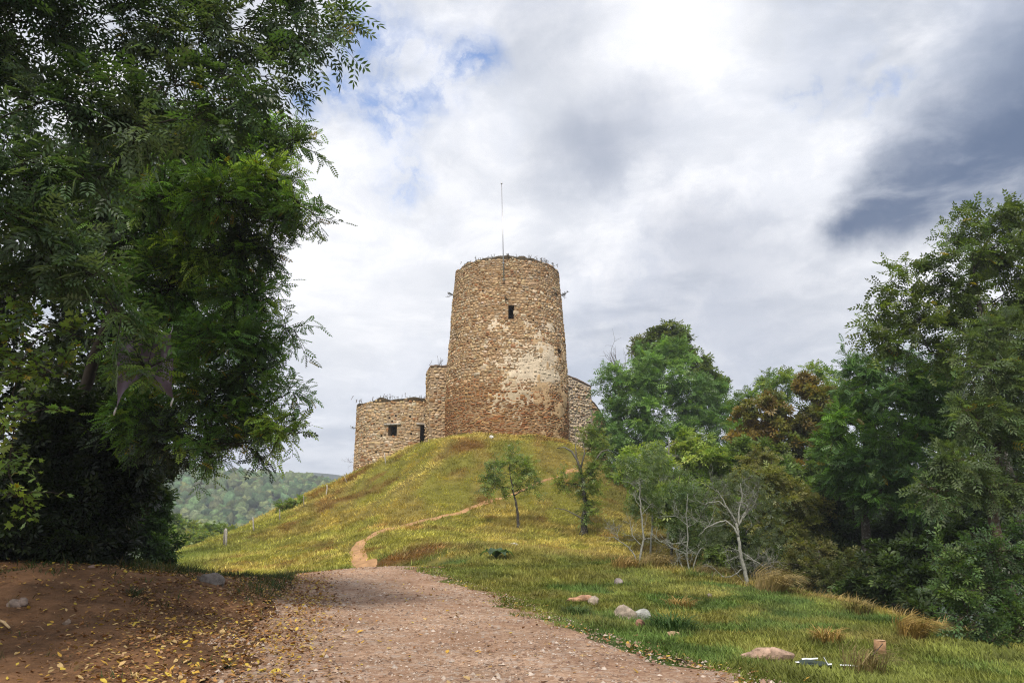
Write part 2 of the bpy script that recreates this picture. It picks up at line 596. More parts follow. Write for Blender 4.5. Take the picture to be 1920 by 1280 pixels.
def road_x(y):
    xl = np.interp(y, np.r_[-15, 0, RL[:, 1], 32], np.r_[-2.6, -3.2, RL[:, 0], RL[-1, 0] + 0.6])
    xr = np.interp(y, np.r_[-15, 0, RR[:, 1], 32], np.r_[4.5, 3.8, RR[:, 0], RR[-1, 0] + 0.2])
    return xl, xr


TRAIL = np.array([G(*a)[:2] for a in ((684, 1058), (672, 1040), (668, 1030), (676, 1016), (700, 1003), (760, 985), (800, 975), (840, 965), (900, 945), (960, 928), (1010, 908), (1060, 890), (1082, 880))])
_tt = np.linspace(0, 1, 90)
_ts = np.r_[0, np.cumsum(np.linalg.norm(np.diff(TRAIL, axis=0), axis=1))]
TRAIL = np.concatenate([TRAIL[:1] + (TRAIL[0] - TRAIL[1]) / np.linalg.norm(TRAIL[0] - TRAIL[1]) * 4.5, TRAIL])
_ts = np.r_[0, np.cumsum(np.linalg.norm(np.diff(TRAIL, axis=0), axis=1))]
TR = np.stack([np.interp(_tt * _ts[-1], _ts, TRAIL[:, k]) for k in (0, 1)], 1)
for _ in range(3):
    TR[1:-1] = (TR[:-2] + TR[1:-1] * 2 + TR[2:]) / 4
TRW = 0.36 * (1 + 0.5 * (fbm(_tt * 40, 0 * _tt, 5) - .5)) * np.interp(_tt, [0, .2, .32, .45, .58, .70, .77, .9, 1], [1.5, 1.6, 1.3, 1.1, .95, .7, .25, .2, .55])


def trail_d(x, y):
    d = np.full(np.shape(x), 99.0)
    for k in range(0, len(TR), 2):
        d = np.minimum(d, np.hypot(x - TR[k, 0], y - TR[k, 1]) - TRW[k])
    return d


# masks of what covers the ground
def soil_mask(x, y):
    """bare brown earth of the bank left of the track"""
    xl, _ = road_x(y)
    m = sstep(1.9, 0.7, x - xl) * sstep(26.5, 21, y + (x + 6) * 0.2) * sstep(-16, -11.5, x)
    return m * sstep(-30, -5, y)


def cover_color(x, y):
    """turf colours: green by the track, straw and ochre up the mound, shade painted on its right flank"""
    n1 = fbm(x / 3.5, y / 3.5, 21)
    n2 = fbm(x / 1.1, y / 1.1, 23)
    n3 = fbm(x / 9.0, y / 9.0, 25)
    green = np.array([0.15, 0.17, 0.036])
    lush = np.array([0.075, 0.135, 0.032])
    straw = np.array([0.32, 0.25, 0.075])
    olive = np.array([0.25, 0.235, 0.05])
    rust = np.array([0.20, 0.10, 0.035])
    hill = sstep(29, 37, y + (n3 - .5) * 5)
    c = green * (1 - hill[..., None]) + olive * hill[..., None]
    st = sstep(0.47, 0.66, n1 * 0.6 + n2 * 0.4 + 0.06 * hill)
    # the straw band along the brow of the near slope
    px, py, dep = proj(np.stack([x, y, H(x, y)], -1))
    brow = np.interp(x, [-4, -1, 3, 5, 7.5, 9.5, 12], [33, 33, 32, 29, 24.5, 20.5, 15])
    st = np.maximum(st * (0.35 + 0.5 * hill), sstep(4.0, 0.5, np.abs(y - brow + .3) + (n1 - .5) * 6) * (x > -5) * 0.95)
    c = c * (1 - st[..., None]) + straw * st[..., None]
    lu = sstep(0.52, 0.66, fbm(x / 2.2 + 40, y / 2.2, 27)) * (1 - hill)
    c = c * (1 - .8 * lu[..., None]) + lush * .8 * lu[..., None]
    ru = sstep(0.6, 0.72, fbm(x / 1.8 + 9, y / 1.8, 29)) * (0.15 + .5 * hill)
    cut_ = sstep(1.1, .2, np.abs((y - CUT[1]) - (x - CUT[0]) * .25) + np.maximum(np.abs(x - CUT[0]) - 1.2, 0) * 1.5 + (n2 - .5) * 1.2)
    ru = np.maximum(ru, .9 * cut_)
    ru = np.maximum(ru, 0.85 * sstep(1.6, .4, np.hypot((x - RUST[0]) / 1.5, y - RUST[1])))
    c = c * (1 - ru[..., None]) + rust * ru[..., None]
    gl = sstep(-14, -20, x) * sstep(60, 48, y) * hill * .75            # greener foot of the mound on the left
    c = c * (1 - gl[..., None]) + np.array([0.105, 0.15, 0.03]) * gl[..., None]
    flank_shade = sstep(4, 9, x) * sstep(32, 38, y) * .6  # shade on the mound's right flank, painted into the turf colour
    c = c * (1 - flank_shade[..., None]) + np.array([0.11, 0.10, 0.03]) * flank_shade[..., None]
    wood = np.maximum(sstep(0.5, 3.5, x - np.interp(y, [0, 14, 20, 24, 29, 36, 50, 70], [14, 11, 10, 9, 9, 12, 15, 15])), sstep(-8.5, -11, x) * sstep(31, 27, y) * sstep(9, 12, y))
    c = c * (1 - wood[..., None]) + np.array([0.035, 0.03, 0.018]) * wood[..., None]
    return c, st, hill, wood


RUST = G(880, 836)[:2]
CUT = G(775, 1036)[:2]


def axis(lo, hi, f0, f1, step, grow=1.16):
    a = list(np.arange(f0, f1 + 1e-6, step))
    s, v = step, f1
    while v < hi:
        s *= grow
        v += s
        a.append(min(v, hi))
    s, v = step, f0
    while v > lo:
        s *= grow
        v -= s
        a.insert(0, max(v, lo))
    return np.array(a)


def grid_mesh(xs, ys, zf):
    X, Y = np.meshgrid(xs, ys)
    Z = zf(X, Y)
    nx, ny = len(xs), len(ys)
    i = (np.arange(ny - 1)[:, None] * nx + np.arange(nx - 1)[None]).ravel()
    q = np.stack([i, i + 1, i + nx + 1, i + nx], 1)
    return X, Y, Z, q


def slab_color(x, y):
    c, st, hill, wood = cover_color(x, y)
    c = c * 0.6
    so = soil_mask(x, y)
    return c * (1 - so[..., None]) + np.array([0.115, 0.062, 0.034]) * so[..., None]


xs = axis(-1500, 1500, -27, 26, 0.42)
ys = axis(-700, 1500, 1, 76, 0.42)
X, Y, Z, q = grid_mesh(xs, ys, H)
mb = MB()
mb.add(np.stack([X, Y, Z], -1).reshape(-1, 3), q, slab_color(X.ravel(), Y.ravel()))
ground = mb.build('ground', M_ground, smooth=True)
tag(ground, kind='structure')

# bare earth of the bank, a sheet just above the ground
xs = np.arange(-15, 0.5, 0.2)
ys = np.arange(2, 27, 0.2)
X, Y = np.meshgrid(xs, ys)
xl_, _ = road_x(Y.ravel())
msk = soil_mask(X, Y) * sstep(.55, -.5, X - xl_.reshape(X.shape)) + (fbm(X / 0.8, Y / 0.8, 33) - .5) * .5
keep = msk > 0.3
tap = sstep(.3, .62, msk)
Z = H(X, Y) - .03 + tap * (.065 + (fbm(X / .6, Y / .6, 34) - .5) * 0.16)
nx = len(xs)
i = (np.arange(len(ys) - 1)[:, None] * nx + np.arange(nx - 1)[None])
kk = keep[:-1, :-1] & keep[1:, :-1] & keep[:-1, 1:] & keep[1:, 1:]
i = i[kk]
mb = MB()
cc = np.array([0.185, 0.098, 0.05]) * (0.6 + 0.7 * fbm(X / 1.4, Y / 1.4, 35)).ravel()[:, None]
mb.add(np.stack([X, Y, Z], -1).reshape(-1, 3), np.stack([i, i + 1, i + nx + 1, i + nx], 1), cc)
tag(mb.build('earth_bank', M_soil, smooth=True), kind='structure')

# the gravel track
ys = np.r_[np.arange(-14, 4, 1.0), np.arange(4, 30.01, 0.2)]
us = np.linspace(0, 1, 44)
xl, xr = road_x(ys)
xl = xl + (fbm(ys / 0.9, ys * 0, 41) - .5) * .9
xr = xr + (fbm(ys / 0.9, ys * 0, 42) - .5) * 1.5
X = xl[:, None] + (xr - xl)[:, None] * us[None]
Y = np.repeat(ys[:, None], len(us), 1)
edge = np.minimum(us, 1 - us)[None] * (xr - xl)[:, None]
Z = H(X, Y) + 0.05 * sstep(0.0, 0.35, edge) - 0.02 + (fbm(X / .5, Y / .5, 43) - .5) * 0.03
nx = len(us)
i = (np.arange(len(ys) - 1)[:, None] * nx + np.arange(nx - 1)[None]).ravel()
base = np.array([0.38, 0.235, 0.15])
tone = fbm(X / 1.6, Y / 1.6, 44)[..., None]
cc = base * (0.62 + 0.76 * tone)
wheel = (sstep(0.5, .1, np.abs(us - .3)[None] * 2) + 0 * X)[..., None]
ed = sstep(1.6, 0.2, edge + (fbm(X, Y, 45) - .5) * 1.2)[..., None]
cc = cc * (1 - .55 * ed) + np.array([0.19, 0.11, 0.06]) * .55 * ed
mb = MB()
mb.add(np.stack([X, Y, Z], -1).reshape(-1, 3), np.stack([i, i + 1, i + nx + 1, i + nx], 1), cc.reshape(-1, 3))
tag(mb.build('gravel_track', M_gravel, smooth=True), kind='structure')

# the trodden path up the mound
t = np.gradient(TR, axis=0)
nrm = unit(np.stack([-t[:, 1], t[:, 0]], 1))
us = np.linspace(-1, 1, 7)
P = TR[:, None] + nrm[:, None] * (us[None, :, None] * TRW[:, None, None])
Z = H(P[..., 0], P[..., 1]) + 0.05 - 0.07 * np.abs(us)[None] ** 3
i = (np.arange(len(TR) - 1)[:, None] * 7 + np.arange(6)[None]).ravel()
mb = MB()
mb.add(np.concatenate([P, Z[..., None]], -1).reshape(-1, 3), np.stack([i, i + 1, i + 8, i + 7], 1), np.array([0.42, 0.245, 0.125]) * (0.8 + .4 * fbm(P[..., 0] / .6, P[..., 1] / .6, 46)).reshape(-1, 1))
tag(mb.build('footpath', M_path, smooth=True), kind='structure')

# ------------------------------------------------------------------ far hills and their woods


def hill_mesh(name, xs, ys, f, col):
    X, Y, Z, q = grid_mesh(xs, ys, f)
    mb = MB()
    mb.add(np.stack([X, Y, Z], -1).reshape(-1, 3), q, np.asarray(col) * (0.8 + .4 * fbm(X / 40, Y / 40, 51)).reshape(-1, 1))
    return tag(mb.build(name, M_hill, smooth=True), kind='structure')


def hill1(x, y):
    px = 960 + F * x / 505
    el = np.interp(px, [-400, 100, 300, 420, 500, 560, 620, 680, 760, 900, 1200], [7.0, 6.2, 5.4, 4.95, 4.75, 4.5, 4.2, 4.2, 3.9, 3.6, 4.4])
    top = 1.6 + 505 * np.tan(np.radians(el)) - 5
    t_ = sstep(235, 515, y)
    t_ = 0.65 * np.clip((y - 235) / 280, 0, 1) + 0.35 * t_
    back = sstep(900, 540, y)
    return -48 + (top + 48) * t_ * back + (fbm(x / 60, y / 60, 52) - .5) * 14


def hill2(x, y):
    px = 960 + F * x / 1250
    el = np.interp(px, [-200, 300, 480, 560, 592, 630, 680, 760, 1200], [3.0, 3.6, 4.2, 4.42, 4.55, 4.4, 4.1, 4.0, 2.5])
    return -48 + (1.6 + 1250 * np.tan(np.radians(el)) + 48) * sstep(1050, 1250, y) * sstep(1480, 1250, y)


hill_mesh('wooded_hill', np.linspace(-620, 900, 140), np.linspace(225, 900, 70), hill1, (0.03, 0.05, 0.02))
hill_mesh('far_ridge', np.linspace(-800, 300, 60), np.linspace(1040, 1485, 30), hill2, (0.03, 0.045, 0.02))

mb = MB()
v0, f0 = ICO1
gx = np.arange(-330, -60, 4.9)
gy = np.arange(245, 535, 4.9)
for yy in gy:
    for xx in gx:
        x, y = xx + rng.normal(0, 1.7), yy + rng.normal(0, 1.7)
        px = 960 + F * x / (y * .97)
        if px < 180 or px > 760:
            continue
        r = rng.uniform(2.0, 4.0)
        sc = np.array([r, r, r * rng.uniform(.85, 1.35)])
        v = v0 * (1 + rng.normal(0, 0.2, (len(v0), 1))) * sc
        c = np.array([0.085, 0.125, 0.05]) * rng.uniform(.4, 1.6) * np.array([rng.uniform(.8, 1.35), 1, rng.uniform(.8, 1.2)])
        cc = np.clip(c * rng.uniform(.55, 1.45, (len(v0), 1)), 0, 1)
        mb.add(v + [x, y, float(hill1(np.array([x]), np.array([y]))[0]) + r * .55], f0, cc)
tag(mb.build('forest', M_forest), kind='stuff')

# ------------------------------------------------------------------ masonry


def stone_cloud(uv0, uv1, skip, course, width, gap=0.025, wrap=False):
    """courses of rubble over a (u, v) rectangle, metres; returns centres and half sizes"""
    out_ = []
    v = uv0[1]
    while v < uv1[1]:
        h = rng.uniform(*course(v))
        u = uv0[0] - rng.uniform(0, .3)
        while u < uv1[0]:
            b = rng.uniform(*width(v))
            if rng.random() < .12:
                b *= 1.5
            cu, cv = u + b / 2, v + h / 2
            if not skip(cu, cv, b / 2, h / 2) and cv < uv1[1] + .1:
                if h > .3 and rng.random() < .35:
                    out_.append((cu, cv - h / 4, b / 2 - gap * .5, h / 4 - gap * .4))
                    out_.append((cu, cv + h / 4, b / 2 - gap * .5, h / 4 - gap * .4))
                else:
                    out_.append((cu, cv, b / 2 - gap * .5, h / 2 - gap * .5))
            u += b
        v += h
    o = np.array(out_)
    if len(o):
        wa_ = (fbm(o[:, 0] / 1.5, o[:, 1] / 1.1, 91) - .5) * .62 + (fbm(o[:, 0] / .5, o[:, 1] / .5, 92) - .5) * .22
        o[:, 1] += wa_
        o[:, 0] += (fbm(o[:, 0] / .6, o[:, 1] / .6, 93) - .5) * .2
        o = o[[not skip(*a) for a in o]]
        big_ = rng.random(len(o)) < .10
        o[big_, 2:] *= rng.uniform(1.15, 1.45, (big_.sum(), 1))
        o[~big_, 2:] *= rng.uniform(.78, 1.08, ((~big_).sum(), 2))
    return o


NS = 8
_ang = np.arange(NS) * 2 * math.pi / NS + math.pi / 8


def stones_geo(st, surf, depth=(0.025, 0.085)):
    """st rows (u, v, hu, hv); surf(u, v, d) -> xyz. returns verts (n, 2*NS+1, 3)"""
    n = len(st)
    ca, sa = np.cos(_ang), np.sin(_ang)
    sq = lambda a: np.sign(a) * np.abs(a) ** 0.42
    ou = sq(ca)[None] * st[:, 2:3] * rng.uniform(.8, 1.06, (n, NS))
    ov = sq(sa)[None] * st[:, 3:4] * rng.uniform(.76, 1.08, (n, NS))
    tilt = rng.normal(0, .2, (n, 1))
    ou, ov = ou - ov * tilt, ov + ou * tilt
    d = rng.uniform(*depth, (n, 1)) * rng.choice([.6, 1, 1, 1.35], (n, 1))
    k = rng.uniform(.66, .86, (n, NS))
    tl = rng.normal(0, .012, (n, NS))
    U = np.concatenate([st[:, :1] + ou, st[:, :1] + ou * k, st[:, :1] + rng.normal(0, .02, (n, 1))], 1)
    V = np.concatenate([st[:, 1:2] + ov, st[:, 1:2] + ov * k, st[:, 1:2] + rng.normal(0, .015, (n, 1))], 1)
    D = np.concatenate([np.full((n, NS), -0.02), d + tl, d + rng.uniform(0, .02, (n, 1))], 1)
    return surf(U, V, D)


_k = np.arange(NS)
ST_Q = np.stack([_k, (_k + 1) % NS, NS + (_k + 1) % NS, NS + _k], 1)
ST_T = np.stack([NS + _k, NS + (_k + 1) % NS, np.full(NS, 2 * NS)], 1)


def lay_stones(parent, st, surf, colf, nparts, visible, depth=(0.015, 0.065)):
    P = stones_geo(st, surf, depth)
    col = colf(st)
    px, py, dep = proj(P[:, -1])
    big = st[:, 2] * st[:, 3] / dep ** 2 * visible(st)
    order = np.argsort(-big)
    mine = order[:nparts]
    mine = mine[big[mine] > 0]
    for i in mine:
        c0 = P[i].mean(0)
        b = MB()
        b.add(P[i] - c0, [ST_Q, ST_T], col[i] * rng.uniform(.9, 1.1, (2 * NS + 1, 1)))
        o = bpy.data.objects.new('stone', b.mesh('stone', M_stone))
        C.objects.link(o)
        o.parent = parent
        o.location = c0 - np.array(parent['_org'])
    rest = np.setdiff1d(np.arange(len(st)), mine)
    b = MB()
    n, K = len(rest), 2 * NS + 1
    off = (np.arange(n) * K)[:, None, None]
    b.add(P[rest].reshape(-1, 3), [(ST_Q[None] + off).reshape(-1, 4), (ST_T[None] + off).reshape(-1, 3)], np.repeat(col[rest], K, 0) * rng.uniform(.88, 1.12, (n * K, 1)))
    tag(b.build('rubble_masonry', M_stone, parent), kind='stuff')


def core_with_holes(mb, us, vs, surf, holes, col, named=0):
    """wall skin on a (u, v) grid with real openings: holes (u0, u1, v0, v1, depth)"""
    us = np.unique(np.round(np.r_[us, [h[0] for h in holes], [h[1] for h in holes]], 4))
    vs = np.unique(np.round(np.r_[vs, [h[2] for h in holes], [h[3] for h in holes]], 4))
    U, V = np.meshgrid(us, vs)
    nx = len(us)
    mu, mv = (us[:-1] + us[1:]) / 2, (vs[:-1] + vs[1:]) / 2
    MU, MV = np.meshgrid(mu, mv)
    ok = np.ones(MU.shape, bool)
    for h in holes:
        ok &= ~((MU > h[0]) & (MU < h[1]) & (MV > h[2]) & (MV < h[3]))
    i = (np.arange(len(vs) - 1)[:, None] * nx + np.arange(nx - 1)[None])[ok]
    mb.add(surf(U, V, np.zeros_like(U)).reshape(-1, 3), np.stack([i, i + 1, i + nx + 1, i + nx], 1), col)
    own, wall_mb = [], mb
    for hi_, (u0, u1, v0, v1, dp) in enumerate(holes):
        n = 6
        mb = MB() if hi_ < named else wall_mb
        if hi_ < named:
            own.append(mb)
        for a, b in (((u0, v0), (u1, v0)), ((u1, v0), (u1, v1)), ((u1, v1), (u0, v1)), ((u0, v1), (u0, v0))):
            uu, vv = np.linspace(a[0], b[0], n), np.linspace(a[1], b[1], n)
            p0 = surf(uu, vv, np.zeros(n))
            p1 = surf(uu, vv, np.full(n, -dp))
            k = np.arange(n - 1)
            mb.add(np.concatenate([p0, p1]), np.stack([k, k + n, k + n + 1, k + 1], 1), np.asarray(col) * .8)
        mb.add(surf(np.array([u0, u1, u1, u0]), np.array([v0, v0, v1, v1]), np.full(4, -dp)), [[0, 1, 2, 3]], np.array(col) * .12)  # dark of the interior painted on: near-black back, dimmer sides
    return own


TAN, BRN, GRY, RED, WHT = (np.array(a) for a in ((0.57, 0.40, 0.225), (0.34, 0.195, 0.09), (0.44, 0.335, 0.22), (0.34, 0.165, 0.075), (0.62, 0.50, 0.36)))


def mixcol(n, wts):
    pal = np.stack([TAN, BRN, GRY, RED, WHT])
    wts = np.asarray(wts, float)
    if wts.ndim == 1:
        wts = np.tile(wts, (n, 1))
    cum = np.cumsum(wts / wts.sum(1, keepdims=True), 1)
    k = (rng.random((n, 1)) > cum).sum(1).clip(0, 4)
    return pal[k] * rng.uniform(.8, 1.13, (n, 1)) * (1 + rng.normal(0, .025, (n, 3)))


# ---- the great round tower
TC = np.array([-0.45, 66.0])
TZ0 = 7.4
tpro_py = np.array([480, 517, 560, 640, 690, 750, 815, 850])
tpro_hw = np.array([96.0, 96.8, 101.0, 108.2, 112.6, 115.2, 115.5, 115.5])


def front_z(py, R=5.2):
    return W(950, py, TC[1] - R * 0.35)[2]


tz = np.array([W(950, p_, TC[1])[2] for p_ in tpro_py])
tdep = proj(np.stack([np.full(8, TC[0]), np.full(8, TC[1]), tz], -1))[2]
tR = tpro_hw / F * tdep * 0.992
TOPZ = W(945, 482, TC[1] - 4.75)[2]
_o = np.argsort(tz)


def tower_R(z):
    return np.interp(z, tz[_o], tR[_o])


def tower_surf(u, v, d):
    """u metres round the wall (0 faces the viewer), v height"""
    u, v, d = np.broadcast_arrays(np.asarray(u, float), np.asarray(v, float), np.asarray(d, float))
    th = u / 5.3
    r = tower_R(v) + d + (fbm(u / 1.5, v / 1.5, 61) - .5) * .12
    return np.stack([TC[0] + r * np.sin(th), TC[1] - r * np.cos(th), v + 0 * r], -1)


def tower_uv(px, py):
    """where a sight line meets the tower's wall"""
    d = ray(px, py)
    lo = None
    for yy in np.arange(58, 70, .01):
        p = EYE + d * (yy / d[1])
        if np.hypot(p[0] - TC[0], p[1] - TC[1]) < tower_R(p[2]):
            lo = p
            break
    if lo is None:
        p = EYE + d * (66 / d[1])
        lo = p
    th = math.atan2(lo[0] - TC[0], -(lo[1] - TC[1]))
    return th * 5.3, lo[2]


tower = root('round_tower', (TC[0], TC[1], 9.0), 'tall tapering round stone castle tower on the grassy mound', 'tower')
wa, wb = tower_uv(953, 598), tower_uv(964, 572)
sa_, sb_ = tower_uv(1047.5, 671), tower_uv(1052.5, 656)
thol = [(wa[0], wb[0], wa[1], wb[1], 1.3), (sa_[0], sb_[0], sa_[1], sb_[1], .7)]
for px, py in ((1036, 553), (1028, 610), (905, 545), (877, 640), (1000, 600), (930, 655), (1041, 618), (890, 705), (985, 742), (1046, 700)):
    a = tower_uv(px, py)
    thol.append((a[0] - .09, a[0] + .09, a[1] - .09, a[1] + .08, .35))
circ = 5.3 * math.pi
mb = MB()
nth = 96


def rim(u):
    return TOPZ + (fbm(np.asarray(u) / 1.2, 0 * np.asarray(u), 64) - .5) * .5


own_ = core_with_holes(mb, np.linspace(-circ, circ, nth + 1), np.linspace(TZ0, TOPZ - .25, 44), tower_surf, thol, (0.29, 0.19, 0.105), 2)
wall_ = mb.build('wall', M_mortar, tower, smooth=False)
wall_['_org'] = list(tower['_org'])
for m_ in own_:
    m_.build('window_opening', M_mortar, wall_)
# wall head: broken ring of masonry and earth at the top, open inside
mb = MB()
ua = np.linspace(-circ, circ, nth + 1)
rings = []
for rr, zz_ in ((0.0, -.27), (.03, -.1), (-.12, .06), (-.6, .1), (-1.2, -.1), (-1.3, -3.0)):
    p = tower_surf(ua, np.full(nth + 1, TOPZ - .25), np.full(nth + 1, rr))
    p[:, 2] = rim(ua) + zz_ + (vnoise(ua * 3, ua * 0 + rr * 9, 66) - .5) * .15
    if rr == 0.0:
        p[:, 2] = TOPZ - .26
    rings.append(p)
rings = np.stack(rings)
i = (np.arange(5)[:, None] * (nth + 1) + np.arange(nth)[None]).ravel()
mb.add(rings.reshape(-1, 3), np.stack([i, i + 1, i + nth + 2, i + nth + 1], 1), (0.075, 0.058, 0.035))
mb.build('wall_head', M_mortar, tower)
mb = MB()
a_ = np.linspace(0, 2 * math.pi, 40, endpoint=False)
mb.add(np.stack([TC[0] + 3.8 * np.cos(a_), TC[1] + 3.8 * np.sin(a_), np.full(40, TOPZ - 2.6)], -1), [list(range(40))], (0.1, 0.08, 0.05))
mb.build('inner_floor', M_mortar, tower)


def thole_skip(u, v, hu, hv):
    if v > rim(u) - .02:
        return True
    for h in thol:
        if h[0] - hu * .4 < u < h[1] + hu * .4 and h[2] - hv * .5 < v < h[3] + hv * .7:
            return True
    return False


zt = lambda py: W(950, py, TC[1] - 5.0)[2]
Z750, Z720, Z600, Z530 = zt(750), zt(722), zt(600), zt(530)
stt = stone_cloud((-circ, TZ0 + .4), (circ, TOPZ + .2), thole_skip,
                  lambda v: (.10, .20) if v < Z750 else (.13, .31), lambda v: (.24, .62) if v < Z750 else (.17, .46))


def tower_col(st):
    u, v = st[:, 0], st[:, 1]
    n = len(st)
    nz = fbm(u / 2.2, v / 1.2, 71) - .5
    low = sstep(Z720 + 1.2, Z750 + .4, v + nz * 2.4)
    midb = sstep(Z600 + .6, Z600 + .1, np.abs(v - (Z600 + Z530) / 2 + .8) - 1.3 + nz * 2) * .8
    hi = sstep(Z530 - .6, Z530 + .8, v + nz * 2)
    pal = np.array([.46, .18, .20, .05, .11])[None] + 0 * low[:, None]
    pal = pal * (1 - low[:, None]) + np.array([.16, .46, .02, .36, .01])[None] * low[:, None]
    pal = pal * (1 - .6 * hi[:, None]) + np.array([.36, .24, .34, .03, .03])[None] * .6 * hi[:, None]
    c = mixcol(n, pal)
    c = c * (1 - low[:, None] * np.array([.08, .2, .34])[None])
    c = c * (1 - .14 * hi[:, None])
    lm = tower_uv(1003, 688)
    lim = sstep(2.9, .8, np.hypot((u - lm[0]) / 1.25, v - lm[1]) + nz * 2.4)[:, None] * .85
    c = c * (1 - lim) + np.array([.70, .59, .44])[None] * lim * rng.uniform(.75, 1.15, (n, 1))
    return c


lay_stones(tower, stt, tower_surf, tower_col, 300, lambda st: (np.abs(st[:, 0] / 5.3) < 1.15) * (st[:, 1] > 9.4) * np.cos(st[:, 0] / 5.3 * .9))

# remains of lime render clinging to the wall, stones poking through
for (pts, cw, amp) in (
        ([(1002, 690, 52, 38), (1030, 665, 26, 30), (985, 702, 28, 22), (1035, 705, 26, 24), (1016, 650, 16, 18), (965, 700, 14, 10)], (0.68, 0.56, 0.41), .048),
        ([(1052, 768, 15, 16), (1058, 745, 9, 25), (1045, 778, 10, 8), (1061, 700, 5, 30)], (0.52, 0.36, 0.20), .085),
        ([(960, 742, 26, 9), (985, 735, 22, 7)], (0.5, 0.40, 0.27), .05)):
    mb = MB()
    uvs = [(*tower_uv(p_[0], p_[1]), p_[2], p_[3]) for p_ in pts]
    lo_u, hi_u = min(a[0] for a in uvs) - 2.6, max(a[0] for a in uvs) + 2.6
    lo_v, hi_v = min(a[1] for a in uvs) - 2.4, max(a[1] for a in uvs) + 2.4
    us_, vs_ = np.arange(lo_u, hi_u, .11), np.arange(lo_v, hi_v, .11)
    U, V = np.meshgrid(us_, vs_)
    fld = np.zeros_like(U)
    for (a, b, ru, rv) in uvs:
        cosf = max(.3, math.cos(a / 5.3))
        fld = np.maximum(fld, 1.0 - np.hypot((U - a) / (ru / 27. / cosf), (V - b) / (rv / 27.)))
    fld = fld + (fbm(U / .9, V / .9, 72) - .5) * 1.5 + (fbm(U / .3, V / .3, 73) - .5) * 1.3
    D = np.clip(fld, -.4, .7) * amp * 1.35 + (fbm(U / .35, V / .35, 74) - .5) * .05
    ok = fld > .02
    nx = len(us_)
    kk = ok[:-1, :-1] & ok[1:, :-1] & ok[:-1, 1:] & ok[1:, 1:]
    i = (np.arange(len(vs_) - 1)[:, None] * nx + np.arange(nx - 1)[None])[kk]
    tonev = (0.78 + .35 * fbm(U / .7, V / .7, 75)).reshape(-1, 1)
    mb.add(tower_surf(U, V, D).reshape(-1, 3), np.stack([i, i + 1, i + nx + 1, i + nx], 1), np.array(cw) * tonev)
    mb.build('plaster_patch', M_plaster, tower, smooth=True)

# ---- the low round bastion, left
BC = np.array([W(764, 800, 72.5)[0], 72.5])
BR = 95.5 / F * proj(np.array([BC[0], BC[1], 11]))[2] * .995
BTOP = W(764, 747, BC[1] - BR)[2]


def bast_surf(u, v, d):
    u, v, d = np.broadcast_arrays(np.asarray(u, float), np.asarray(v, float), np.asarray(d, float))
    r = BR + d - (v - 8) * .012 + (fbm(u / 1.3, v / 1.3, 81) - .5) * .12
    th = u / BR
    return np.stack([BC[0] + r * np.sin(th), BC[1] - r * np.cos(th), v + 0 * r], -1)


def bast_uv(px, py):
    d = ray(px, py)
    for yy in np.arange(62, 76, .01):
        p = EYE + d * (yy / d[1])
        if np.hypot(p[0] - BC[0], p[1] - BC[1]) < BR:
            break
    return math.atan2(p[0] - BC[0], -(p[1] - BC[1])) * BR, p[2]


bast = root('round_bastion', (BC[0], BC[1], 6.5), 'low ruined round stone bastion with two openings left of the tower', 'bastion')
bh = []
for (x0, y0, x1, y1, dp) in ((727, 817, 744.5, 796.5, .9), (787, 838, 806, 797.5, 2.4)):
    a, b = bast_uv(x0, y0), bast_uv(x1, y1)
    bh.append((a[0], b[0], a[1], b[1], dp))
for px, py in ((742, 779), (730, 783), (769, 781), (705, 847), (728, 846), (715, 817), (735, 790), (683, 820), (700, 795), (771, 813), (797, 779)):
    a = bast_uv(px, py)
    bh.append((a[0] - .09, a[0] + .09, a[1] - .09, a[1] + .09, .35))
bc_ = BR * math.pi


def brim(u):
    return BTOP + (fbm(np.asarray(u) / 1.0, 0 * np.asarray(u), 84) - .5) * .5


mb = MB()
own_ = core_with_holes(mb, np.linspace(-bc_, bc_, 81), np.linspace(3.5, BTOP - .25, 24), bast_surf, bh, (0.34, 0.25, 0.16), 2)
wall_ = mb.build('wall', M_mortar, bast)
wall_['_org'] = list(bast['_org'])
for nm_, m_ in zip(('window_opening', 'doorway'), own_):
    m_.build(nm_, M_mortar, wall_)
mb = MB()
ua = np.linspace(-bc_, bc_, 81)
rings = []
for rr, zz_ in ((0.0, -.26), (.04, -.05), (-.1, .08), (-.7, .12), (-1.3, -.1), (-1.4, -1.5)):
    p = bast_surf(ua, np.full(81, BTOP), np.full(81, rr))
    p[:, 2] = brim(ua) + zz_ + (vnoise(ua * 3, ua * 0 + rr * 9, 86) - .5) * .15
    if rr == 0.0:
        p[:, 2] = BTOP - .26
    rings.append(p)
rings = np.stack(rings)
i = (np.arange(5)[:, None] * 81 + np.arange(80)[None]).ravel()
mb.add(rings.reshape(-1, 3), np.stack([i, i + 1, i + 82, i + 81], 1), (0.06, 0.045, 0.025))
mb.build('wall_head', M_mortar, bast)


def bskip(u, v, hu, hv):
    if v > brim(u) - .05:
        return True
    for h in bh:
        if h[0] - hu * .45 < u < h[1] + hu * .45 and h[2] - hv * .6 < v < h[3] + hv * .6:
            return True
    return False


stb = stone_cloud((-bc_ * .75, 4.6), (bc_ * .75, BTOP + .2), bskip, lambda v: (.15, .32), lambda v: (.2, .5))


def bast_col(st):
    low = sstep(.2, .8, (st[:, 0] / BR) * .8 + sstep(9.6, 8.2, st[:, 1]) * .6)
    pal = np.array([.52, .14, .14, .06, .14])[None] * (1 - low[:, None]) + np.array([.42, .22, .05, .28, .03])[None] * low[:, None]
    return mixcol(len(st), pal)


